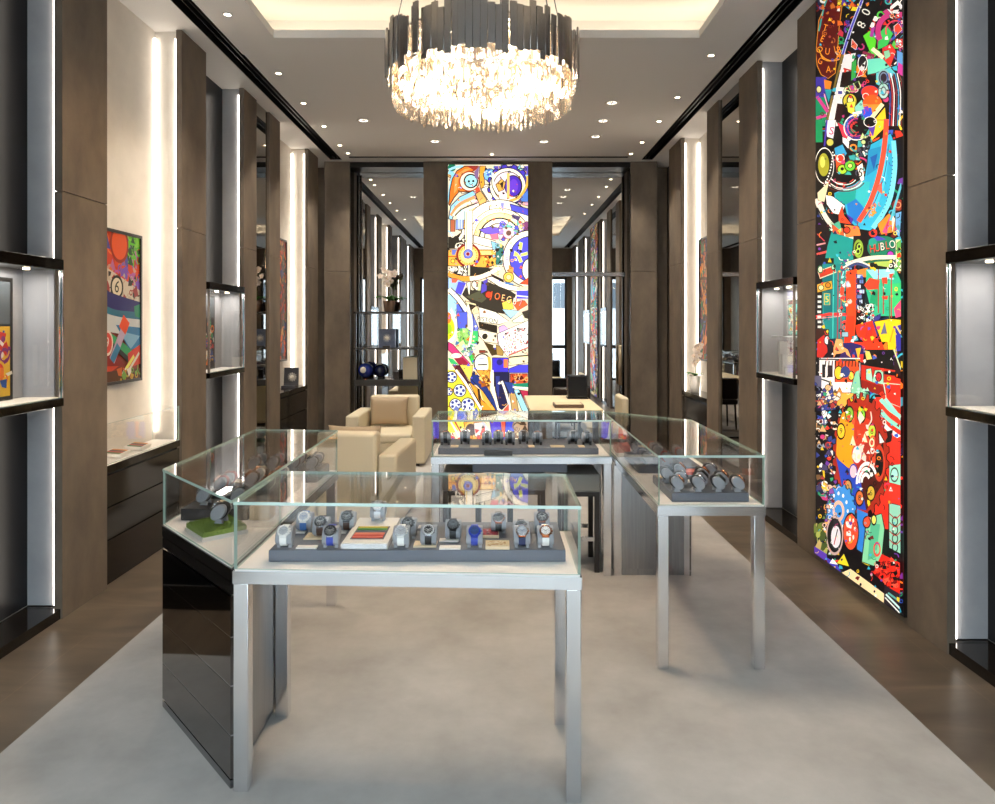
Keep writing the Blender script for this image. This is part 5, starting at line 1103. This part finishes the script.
# --- rear middle case
MW = 'black watches in the rear case'
tray('watch_tray', 'long grey tray of black watches in the rear glass case', (-.372, 4.505), (.66, 4.86), ZD + .0006, ZT)
tray('watch_tray', 'small black tray in front of the long tray, rear glass case', (-.075, 4.458), (.105, 4.503), ZD + .0006, ZD + .03, 'tray_black')
for i, x in enumerate((-.333, -.206, -.06, .016, .092, .184, .273, .51, .60)):
    watch(x, 4.63 + (.04 if i % 2 else 0), ZT + .0006, PI, (('steel' if i % 3 else 'gold'), 'black', 'black', 'silver', 'black'), 'black watch seen from behind, %s from the left in the rear glass case' % ('first', 'second', 'third', 'fourth', 'fifth', 'sixth', 'seventh', 'eighth', 'last')[i], MW, 'stand_dark', 1.15)
for i, (x, w_) in enumerate(((-.27, .05), (-.14, .055), (.23, .04), (.40, .09), (.555, .04))):
    card(x, 4.555, ZT + .0006, w_, .06, 'card_beige', 'beige card, %s from the left on the tray in the rear glass case' % ('first', 'second', 'third', 'fourth', 'fifth')[i])
# --- right case
RW = 'watches in the right case'
tray('watch_tray', 'grey tray full of watches at the near end of the right case', (.828, 3.298), (1.192, 3.70), ZD + .0006, ZT)
rows = ((3.345, (.862, .962, 1.058, 1.150)), (3.44, (.905, 1.005, 1.105)), (3.535, (.862, 1.04)), (3.635, (.95, 1.11)))
for j, (y, xs_) in enumerate(rows):
    for i, x in enumerate(xs_):
        st = [('gold', 'black', 'black', 'white', 'black'), ('steel', 'black', 'black', 'silver', 'black'), ('black', 'black', 'black', 'grey', 'black')][(i + j) % 3]
        watch(x, y, ZT + .0006, PI / 2, st, 'dark-strapped watch, %s row, %s from left, near tray of right case' % (('front', 'second', 'third', 'back')[j], ('first', 'second', 'third', 'fourth')[i]), RW, 'stand_grey', 1.0)
for i, (x, y) in enumerate(((.905, 3.345), (1.008, 3.35))): pass
for i, (x, y, m) in enumerate(((.96, 3.535, 'card_white'), (.865, 3.635, 'card_beige'), (1.135, 3.54, 'card_white'))):
    card(x, y, ZT + .0006, .06, .05, m, ('white card left of centre in the third row, right case near tray', 'beige card at the back left of the right case near tray', 'white card at the right of the third row, right case near tray')[i])
tray('watch_tray', 'far grey tray of dark watches in the right case', (.80, 3.93), (1.15, 4.38), ZD + .0006, ZT)
card(1.06, 3.80, ZD + .0006, .12, .09, mat('red_print', '#b03a38', .5, col2='#d87858', nscale=60), 'red display card between the two trays, right case', 0, .045)
card(.95, 3.80, ZD + .0006, .07, .07, 'card_white', 'white display card between the two trays, right case', 0, .02)
for j, y in enumerate((3.98, 4.09, 4.20, 4.31)):
    for i, x in enumerate((.86, .97, 1.08)):
        if (i + j) % 3 == 2: continue
        watch(x, y, ZT + .0006, PI / 2, ('steel', 'black', 'black', 'silver', ('black', 'navy', 'red')[(i * 2 + j) % 3]), 'dark watch, %s row, %s, on the far tray of right case' % (('front', 'second', 'third', 'back')[j], ('left', 'middle', 'right')[i]), RW)
card(.83, 4.62, ZD + .0006, .09, .12, MATS['red_print'], 'small red display card at the far end of the right case', 0, .05)
watch(.93, 4.56, ZD + .0006, PI / 2, ('steel', 'black', 'black', 'silver', 'black'), 'dark watch beside the red card at the far end of right case', RW)

# ================================================================== SEATING
def rbox(name, a, b, m, parent, bev=.03, seg=3, rot=None):
    x = MB(); x.box(a, b, bevel=bev, seg=seg, rot=rot); return x.build(name, m, parent)
def armchair(label, loc, rz, w=.88, d=.82, hb=.78, ha=.62):
    """faces -y before turning; origin on the floor at its middle"""
    t = thing('armchair', label, 'armchair'); ar = .15
    rbox('base', (-w / 2 + ar, -d / 2 + .03, .05), (w / 2 - ar, d / 2 - .16, .26), 'cream_leather', t, .015)
    rbox('seat_cushion', (-w / 2 + ar + .003, -d / 2, .262), (w / 2 - ar - .003, d / 2 - .165, .37), 'cream_leather', t, .035)
    rbox('backrest', (-w / 2 + ar + .003, d / 2 - .16, .05), (w / 2 - ar - .003, d / 2, hb), 'cream_leather', t, .03)
    for s in (-1, 1):
        x0, x1 = sorted((s * w / 2, s * (w / 2 - ar)))
        rbox('armrest', (x0, -d / 2, .03), (x1, d / 2 - .02, ha), 'cream_leather', t, .022)
        for y in (-d / 2 + .06, d / 2 - .1): MB().box((s * (w / 2 - .09) - .02, y - .02, 0), (s * (w / 2 - .09) + .02, y + .02, .045)).build('foot', 'dark_wood', t)
    t.location = (*loc, ZC); t.rotation_euler = (0, 0, rz); return t
def pillow(label, loc, rot, w=.46, h=.34, th=.12):
    b = MB(); n = 14; g = {}
    for s in (-1, 1):
        for i in range(n + 1):
            for j in range(n + 1):
                u, v = i / n * 2 - 1, j / n * 2 - 1; e = max(0, (1 - u ** 4) * (1 - v ** 4)) ** .45
                if s > 0 and (i in (0, n) or j in (0, n)): g[s, i, j] = g[-1, i, j]; continue
                k = 1 - .05 * (1 - abs(u)) * 0 ; pinch = 1 - .06 * (u * u - 1) * 0
                g[s, i, j] = b.bm.verts.new((u * w / 2 * (1 - .07 * (1 - v * v) * abs(u) ** 3), s * th / 2 * e, v * h / 2 * (1 - .07 * (1 - u * u) * abs(v) ** 3)))
        for i in range(n):
            for j in range(n):
                q = [g[s, i, j], g[s, i + 1, j], g[s, i + 1, j + 1], g[s, i, j + 1]]
                f = b.bm.faces.new(q if s < 0 else q[::-1]); f.smooth = True
    o = b.build('cushion', 'cushion_tan'); o.location = loc; o.rotation_euler = rot
    return tag(o, label, 'cushion', 'armchair cushions')
armchair('cream leather armchair facing the room with its back to the shelves', (-1.245, 8.30), 0, .90, .86, .73, .57)
pillow('tan cushion leaning on the cream armchair by the shelves', (-1.29, 8.47, ZC + .555), (-.13, 0, .03), .47, .34)
armchair('cream leather armchair seen from behind, beside the left glass case', (-1.12, 5.78), PI - .07, .78, .84, .765, .60)
pillow('tan cushion on the cream armchair that turns its back, just showing above', (-1.13, 5.635, ZC + .612), (.14, 0, -.07), .43, .36, .10)
def stool(label, x, y):
    t = thing('bar_stool', label, 'stool', (x, y, ZC), 'bar stools at the rear case')
    rbox('seat', (x - .125, y - .18, ZC + .52), (x + .125, y + .18, ZC + .635), 'stool_cloth', t, .012)
    b = MB(); b.box((x - .12, y - .17, ZC + .49), (x + .12, y + .17, ZC + .519)); b.build('seat_frame', 'dark_wood', t)
    for sx in (-1, 1):
        for sy in (-1, 1): MB().prism([(x + sx * .105 - .016, y + sy * .15 - .016), (x + sx * .105 + .016, y + sy * .15 - .016), (x + sx * .105 + .016, y + sy * .15 + .016), (x + sx * .105 - .016, y + sy * .15 + .016)], ZC, ZC + .49).build('leg', 'dark_wood', t)
    for dy in (.14, -.16): MB().box((x - .09, y + dy, ZC + .2), (x + .09, y + dy + .02, ZC + .225)).build('footrest', 'chrome', t)
stool('dark wooden bar stool with grey seat, rightmost under the rear case', .545, 4.67)
stool('dark wooden bar stool with grey seat, middle one under the rear case', .20, 4.72)
stool('dark wooden bar stool with grey seat, leftmost under the rear case', -.222, 4.70)

# ---- consulting desk and its chairs
dk = thing('desk', 'cream-topped consulting desk in front of the right mirrored door', 'desk', (.72, 7.75, 0))
MB().box((.34, 7.02, .715), (1.08, 8.45, .75), bevel=.004, seg=1).build('desk_top', mat('cream_top', '#e2cfa8', .45), dk)
MB().box((.38, 7.08, .64), (1.04, 8.40, .7145)).build('apron', 'dark_wood', dk)
for x in (.41, 1.01):
    for y in (7.11, 8.37): MB().box((x - .03, y - .03, ZC), (x + .03, y + .03, .6395)).build('leg', 'dark_wood', dk)
b = thing('desk_tray', 'shallow brown leather tray on the front of the desk', 'tray', (.75, 7.28, .7506))
MB().box((.60, 7.16, .7506), (.90, 7.42, .785), bevel=.003, seg=1).build('body', mat('tray_brown', '#6a5442', .5), b); MB().box((.615, 7.175, .7855), (.885, 7.405, .787)).build('pad', 'card_beige', b)
b = thing('monitor', 'black glossy box-like monitor standing on the desk', 'monitor', (.93, 8.1, .7506))
MB().box((.82, 8.02, .7506), (1.06, 8.22, .762), bevel=.003, seg=1).build('base', 'black_plastic', b); MB().box((.825, 8.05, .763), (1.055, 8.20, 1.02), bevel=.006, seg=2).build('casing', 'black_plastic', b); MB().box((.838, 8.047, .778), (1.042, 8.0495, 1.008)).build('screen', 'dark_glass', b)
def desk_chair(label, x, y, rz, m='cream_leather', zs=.46):
    t = thing('desk_chair', label, 'chair')
    rbox('seat', (-.24, -.24, .38), (.24, .22, zs), m, t, .025)
    rbox('backrest', (-.24, .16, .465), (.24, .24, .79), m, t, .03)
    for sx in (-1, 1):
        for sy in (-1, 1): MB().tube([(sx * .2, sy * .19, .379), (sx * .215, sy * .205, 0)], [.018, .012], n=8).build('leg', 'dark_wood', t)
    t.location = (x, y, ZC); t.rotation_euler = (0, 0, rz)
desk_chair('cream desk chair at the right side of the desk', 1.235, 8.0, -PI / 2)
desk_chair('dark chair behind the desk, back to the mirrored door', .98, 8.86, 0, 'dark_wood')

# ================================================================== BACK LEFT SHELVES
sh = thing('shelf_unit', 'open dark metal shelves in the recess left of the back picture', 'shelf', (-1.48, 9.65, 0))
for z0, z1 in ((1.755, 1.782), (1.265, 1.29), (.77, .855)): MB().box((-1.94, 9.53, z0), (-1.03, 9.82, z1), bevel=.002, seg=1).build('shelf_board', mat('shelf_dark', '#3a3632', .25, metal=.3), sh)
MB().box((-1.94, 9.55, ZC), (-1.03, 9.82, .10)).build('base', 'dark_lacquer', sh)
for x in (-1.915, -1.055):
    for y in (9.55, 9.79): MB().box((x - .011, y - .011, .1), (x + .011, y + .011, .7695)).build('post', 'shelf_dark', sh)
    for y in (9.55, 9.79): MB().box((x - .011, y - .011, .8555), (x + .011, y + .011, 1.2645)).build('post', 'shelf_dark', sh); MB().box((x - .011, y - .011, 1.2905), (x + .011, y + .011, 1.7545)).build('post', 'shelf_dark', sh)
for x in (-1.915,): MB().box((x - .011, 9.79 - .011, 1.7825), (x + .011, 9.79 + .011, 3.72)).build('post', 'shelf_dark', sh)
def orchid(label, loc, pot, h, nfl, spread, seed, pr_=.075, ph=.14, two=False, leaf=1.0):
    t = thing('potted_orchid', label, 'plant', loc); x, y, z = loc; rg = random.Random(seed)
    MB().lathe([(pr_ * .72, 0), (pr_ * .8, .01), (pr_, ph), (pr_ * .9, ph), (pr_ * .86, ph - .02), (0, ph - .02)], n=24, c=loc).build('pot', pot, t)
    for i in range(8):
        a = i * 2.4 + rg.random() * .5; L = rg.uniform(.12, .22) * leaf; b = MB(); n = 8; rows_ = []
        for j in range(n + 1):
            s = j / n; r = L * s; zz = z + ph - .015 + L * (.95 * s - .75 * s * s) + .01; w_ = .028 * math.sin(PI * min(.97, s * .85 + .12)); d = Vector((math.cos(a), math.sin(a), 0)); q = Vector((-d.y, d.x, 0)) * w_
            p = Vector((x, y, zz)) + d * r; rows_.append((b.bm.verts.new(p - q + Vector((0, 0, .008 * s))), b.bm.verts.new(p), b.bm.verts.new(p + q + Vector((0, 0, .008 * s)))))
        for A, B in zip(rows_, rows_[1:]):
            for k_ in (0, 1): f = b.bm.faces.new((A[k_], A[k_ + 1], B[k_ + 1], B[k_])); f.smooth = True
        o = b.build('leaf', 'leaf_green', t); md = o.modifiers.new('t', 'SOLIDIFY'); md.thickness = .002
    stems = [(-.02, .6), (.02, -.5)] if two else [(0, .5)]
    fl_ = 0
    for si, (ox, dirn) in enumerate(stems):
        pts = []
        for j in range(13):
            s = j / 12; pts.append((x + ox + dirn * spread * max(0, s - .55) ** 1.6 * 3.2 * (1 if two else .5), y - .02 - .05 * s * s, z + ph - .02 + (h - ph) * (s if s < .75 else .75 + (s - .75) * .55)))
        MB().tube(pts, .0035, n=6).build('stem', 'stem_green', t)
        for j in range(nfl // len(stems)):
            p = Vector(pts[12 - (j * 5) // max(1, nfl // len(stems) - 1)]) + Vector((rg.uniform(-.055, .055), rg.uniform(-.035, .01), rg.uniform(-.045, .05))) if two else Vector(pts[12 - (j * 7) // max(1, nfl - 1)]) + Vector((rg.uniform(-.03, .03), -.015, rg.uniform(-.01, .01)))
            b = MB(); R = Matrix.Rotation(rg.uniform(-.5, .5), 3, 'Z') @ Matrix.Rotation(rg.uniform(-.3, .3), 3, 'X')
            for k_ in range(5):
                a = PI / 2 + k_ * 2 * PI / 5; rr = .038 if k_ in (1, 4) else .034; ctr = Vector((math.cos(a), 0, math.sin(a))) * .02; pt = []
                for m_ in range(10):
                    th_ = 2 * PI * m_ / 10; e1 = Vector((math.cos(a), 0, math.sin(a))); e2 = Vector((-math.sin(a), 0, math.cos(a)))
                    v = ctr + e1 * (rr * .62 * math.cos(th_)) + e2 * (rr * .5 * math.sin(th_)); v.y = -.006 * math.cos(th_) - .002 * k_; pt.append(b.bm.verts.new(p + R @ v))
                b.bm.faces.new(pt)
            b.sphere(p + R @ Vector((0, -.012, 0)), .006, mi=1, u=8, v=6)
            b.build('flower', ['petal', 'petal_core'], t); fl_ += 1
    return t
orchid('white orchid in a brown pot on the top shelf at back left', (-1.465, 9.615, 1.7826), 'pot_brown', .60, 16, .24, 5, .085, .15, True, 1.02)
def logo_box(t, x, y, z, w, h, face_y):
    """small round emblem on a box front: a pale disc with a ring"""
    b = MB(); m = Matrix.Rotation(PI / 2, 4, 'X'); b.lathe([(0, 0), (.028, 0), (.028, .002), (0, .002)], n=24, c=(x, face_y, z + h * .5), mtx=m); b.lathe([(.034, 0), (.04, 0), (.04, .002), (.034, .002)], n=24, c=(x, face_y, z + h * .5), mtx=m, closed=True)
    for i in range(12): a = i * PI / 6; b.box((x + .05 * math.cos(a) - .004, face_y - .002, z + h * .5 + .05 * math.sin(a) - .004), (x + .05 * math.cos(a) + .004, face_y, z + h * .5 + .05 * math.sin(a) + .004))
    b.build('emblem', 'card_white', t)
b = thing('gift_box', 'blue-grey box with a round white emblem on the middle back shelf', 'box', (-1.505, 9.68, 1.2906))
MB().box((-1.615, 9.66, 1.2906), (-1.395, 9.76, 1.545), bevel=.003, seg=1).build('box_body', mat('box_blue', '#4a5670', .35, col2='#5e6a84', nscale=30), b); logo_box(b, -1.505, 0, 1.2906, .22, .26, 9.659)
MB().box((-1.555, 9.60, 1.2906), (-1.455, 9.655, 1.315)).build('plaque', 'dark_wood', b)
b = thing('ball_clock', 'deep blue ball with a gold and white clock face on the lowest back shelf', 'ornament', (-1.80, 9.66, .8556))
MB().lathe([(.05, 0), (.045, .006), (.035, .02), (.03, .02)], n=20, c=(-1.80, 9.66, .8557)).build('ring_foot', 'watch_gold', b); MB().sphere((-1.80, 9.66, .976), .104, u=28, v=18).build('ball', mat('ball_blue', '#1c2c7c', .15), b)
m = Matrix.Rotation(PI / 2, 4, 'X') @ Matrix.Rotation(0, 4, 'Y'); q = MB(); q.lathe([(0, 0), (.036, 0), (.04, -.006), (.04, -.02), (0, -.02)], n=24, c=(-1.815, 9.552, .985), mtx=m)
for i in range(12): a = i * PI / 6; q.box((-1.815 + .028 * math.cos(a) - .003, 9.5498, .985 + .028 * math.sin(a) - .003), (-1.815 + .028 * math.cos(a) + .003, 9.5515, .985 + .028 * math.sin(a) + .003), mi=1)
q.box((-1.817, 9.5496, .985), (-1.813, 9.5512, 1.008), mi=1); q.build('clock_face', ['card_white', 'watch_gold'], b)
b = thing('ball_ornament', 'dark blue ball half hidden behind the ball with the clock face', 'ornament', (-1.615, 9.745, .8556)); MB().lathe([(.04, 0), (.035, .006), (.03, .02), (.026, .02)], n=20, c=(-1.615, 9.745, .8557)).build('ring_foot', 'tray_black', b); MB().sphere((-1.615, 9.745, .962), .09, u=24, v=16).build('ball', mat('ball_navy', '#10163c', .15), b)
tag(MB().box((-1.41, 9.60, .8556), (-1.34, 9.66, .96), bevel=.004).build('small_box', 'dark_wood'), 'tiny dark brown box between ball and cream box, lowest back shelf', 'box')
b = thing('gift_box', 'cream upright box at the right end of the lowest back shelf', 'box', (-1.17, 9.66, .8556)); MB().box((-1.275, 9.62, .8556), (-1.07, 9.72, 1.135), bevel=.003, seg=1, rot=Matrix.Rotation(-.2, 3, 'Z')).build('box_body', mat('cream_card', '#d8cdb2', .6), b); MB().box((-1.276, 9.619, 1.1355), (-1.069, 9.721, 1.155), bevel=.002, seg=1, rot=Matrix.Rotation(-.2, 3, 'Z')).build('lid', 'cream_card', b)

# ================================================================== WALL COUNTERS
def counter(label, s, xf, xb, y0, y1, ztop, glassy):
    X = lambda p, q: (min(p, q), max(p, q)); xi = xb - s * .010
    t = thing('counter', label, 'cabinet', (xi, (y0 + y1) / 2, 0), 'wall counters')
    a, b = X(xi, xf + s * .03); MB().box((a, y0, .001), (b, y1, .08)).build('plinth', 'dark_lacquer', t)
    MB().box((a, y0, .08), (b, y1, ztop - .055)).build('carcass', 'black_plastic', t)
    zs = [.086 + (ztop - .145) * k / 3 for k in range(4)]
    for z0, z1 in zip(zs, zs[1:]):
        a, b = X(xf + s * .0295, xf + s * .012); d = MB().box((a, y0 + .002, z0), (b, y1 - .002, z1 - .008), bevel=.001, seg=1).build('drawer', 'dark_lacquer', t)
    a, b = X(xi, xf + s * .008); MB().box((a, y0, ztop - .05), (b, y1, ztop - (.006 if glassy else 0))).build('counter_top', 'dark_chrome' if glassy else 'dark_lacquer', t)
    if glassy:
        MB().box((a + .004, y0 + .004, ztop - .0055), (b - .004, y1 - .004, ztop)).build('deck', 'deck_cloth', t)
        a2, b2 = X(xf + s * .020, xf + s * .012)
        def pane(p, q, ax):
            g = MB().box(p, q); g.bm.normal_update()
            for f in g.bm.faces: f.material_index = 0 if abs(f.normal[ax]) > .9 else 1
            g.build('glass_pane', ['glass_pane', 'glass_edge'], t)
        pane((a2, y0 + .004, ztop + .0005), (b2, y1 - .004, .995), 0); a3, b3 = X(xi + 0, xf + s * .0205)
        pane((a3, y1 - .012, ztop + .0005), (b3, y1 - .004, .995), 1); pane((a3, y0 + .004, ztop + .0005), (b3, y0 + .012, .995), 1)
    return t
counter('dark glossy drawer counter topped with a glass case, left wall', -1, LF, LB, 4.262, 5.245, .745, True)
counter('black glossy counter under the narrow picture, far left wall', -1, LF, LB, 7.662, 8.785, .85, False)
counter('black glossy counter carrying the white potted orchid, far right wall', 1, RF, RB, 7.285, 8.275, .83, False)
def card_tray(label, x, y, z, rz):
    t = thing('card_tray', label, 'tray', (x, y, z), 'white trays of colour swatches')
    R = Matrix.Rotation(rz, 3, 'Z') @ Matrix.Rotation(.10, 3, 'Y'); P = (x, y, z)
    MB().box((x - .06, y - .09, z + .008), (x + .06, y + .09, z + .03), bevel=.002, seg=1, rot=R, piv=P).build('body', 'card_white', t)
    for i, c_ in enumerate(('#386838', '#a83838', '#383838', '#c8843c')): MB().box((x - .045, y - .075 + i * .038, z + .0305), (x + .045, y - .047 + i * .038, z + .034), rot=R, piv=P).build('swatch', mat('swatch_%d' % i, c_, .5), t)
card_tray('white swatch tray nearer the picture, on the left wall counter', -2.475, 4.56, .7456, .15)
card_tray('white swatch tray at the farther end of the left wall counter', -2.47, 4.82, .7456, .15)
b = thing('box_display', 'open dark box with a round emblem on the far left counter', 'box', (-2.47, 8.44, .8506))
MB().box((-2.555, 8.32, .8506), (-2.385, 8.44, .875), bevel=.003, seg=1).build('box_base', mat('box_dark', '#2a2c34', .3), b); q = MB(); q.box((-2.56, 8.445, .8506), (-2.385, 8.465, 1.085), bevel=.003, seg=1, rot=Matrix.Rotation(-.12, 3, 'X')); q.build('lid', 'box_dark', b); logo_box(b, -2.455, 0, .85, .2, .25, 8.434)
orchid('white orchid in a white pot on the far right counter', (2.275, 8.00, .8306), 'pot_white', .60, 9, .12, 9, .062, .19, False, .58)

# ---- what stands in the wall vitrines
def stand_panel(label, s, xb, y0, y1, z0, z1, split, cols, seed, x_off=.03):
    xp = xb - s * (x_off + .012); X = lambda p, q: (min(p, q), max(p, q))
    t = thing('poster_stand', label, 'poster', (xp, (y0 + y1) / 2, z0), 'panels in the wall vitrines')
    a, b = X(xb - s * x_off, xp); MB().box((a, y0, z0), (b, y1, z1), bevel=.001, seg=1).build('board', 'black_frame', t)
    u = (y1 - y0) / 100; A = Art(lambda px, py: (xp - s * .0005, y0 + px * u, z1 - py * u), (-s, 0, 0), .00005); A.cell = 3; hh = (z1 - z0) / u
    A.rect(4, 4, 96, hh * split, '#5a6064'); A.rect(4, hh * split + 2, 96, hh - 4, cols[0]); A.confetti(10, hh * split + 10, 90, hh - 12, 120, cols, 10, seed); A.build('print', 'paint_print', t)
POP = ['#e8b83c', '#d8382c', '#e8e0d0', '#3858a0', '#e87830', '#3c9060', '#8a3878', '#28242c']
stand_panel('framed colourful panel at the left edge, in the nearest left vitrine', -1, LB + .012, 3.10, 3.66, 1.211, 1.845, .38, POP, 91)
stand_panel('narrow framed panel with coloured print in the farther left vitrine', -1, LB + .012, 5.80, 6.29, 1.211, 1.86, .3, POP[::-1], 92)
for i, (y, z, w_, h_) in enumerate(((5.28, 1.2105, .2, .26), (5.36, 1.50, .16, .16), (5.29, 1.68, .18, .15))):
    if i == 0: stand_panel('lower coloured panel in the right wall vitrine', 1, RB - .012, 5.43, 5.67, 1.2105, 1.43, .1, ['#a878b8', '#e8e4e8', '#d83848', '#383848', '#d8a8c0'], 93, .06)
    elif i == 1: stand_panel('upper coloured panel in the right wall vitrine', 1, RB - .012, 5.43, 5.67, 1.5155, 1.80, .1, ['#68b8b0', '#e8c840', '#d8503c', '#f0ece8', '#383848'], 94, .03)
b = thing('display_riser', 'tiered acrylic riser beside the panels in the right wall vitrine', 'display stand', (2.29, 5.52, 1.2105))
for k in range(3): MB().box((2.25, 5.44 + k * .055, 1.2105), (2.33, 5.47 + k * .055, 1.27 + k * .1), bevel=.001, seg=1).build('step', mat('acrylic', '#d8dcde', .1), b)
MB().box((2.235, 5.42, 1.505), (2.385, 5.68, 1.515)).build('ledge', 'acrylic', b)
# ================================================================== CAMERA, DAYLIGHT, VIEW
cam = bpy.data.cameras.new('camera'); co = bpy.data.objects.new('camera', cam); COL.objects.link(co)
co.location = (0, 0, EYE); co.rotation_euler = (PI / 2, 0, 0)
cam.sensor_fit = 'HORIZONTAL'; cam.sensor_width = 36; cam.lens = 36 * F / 995
cam.shift_x = (497.5 - CX) / 995; cam.shift_y = -(402 - CY) / 995; cam.clip_start = .02; cam.clip_end = 200
S.camera = co
w = bpy.data.worlds.new('sky'); S.world = w; w.use_nodes = True
bg = w.node_tree.nodes['Background']; bg.inputs['Color'].default_value = (.82, .91, 1, 1); bg.inputs['Strength'].default_value = 4.2
pt = bpy.data.lights.new('window_portal', 'AREA'); pt.shape = 'RECTANGLE'; pt.size = 4.2; pt.size_y = 2.95; pt.cycles.is_portal = True
po = bpy.data.objects.new('window_portal', pt); COL.objects.link(po); po.location = (-.07, YW - .12, 1.5); po.rotation_euler = (PI / 2, 0, 0)
S.view_settings.view_transform = 'Standard'; S.view_settings.look = 'None'; S.view_settings.gamma = 1; S.view_settings.exposure = 1.18; S.view_settings.use_curve_mapping = False
S.cycles.max_bounces = 12; S.cycles.transparent_max_bounces = 40; S.cycles.glossy_bounces = 6; S.cycles.diffuse_bounces = 4; S.cycles.sample_clamp_indirect = 6; S.cycles.caustics_reflective = False; S.cycles.caustics_refractive = False
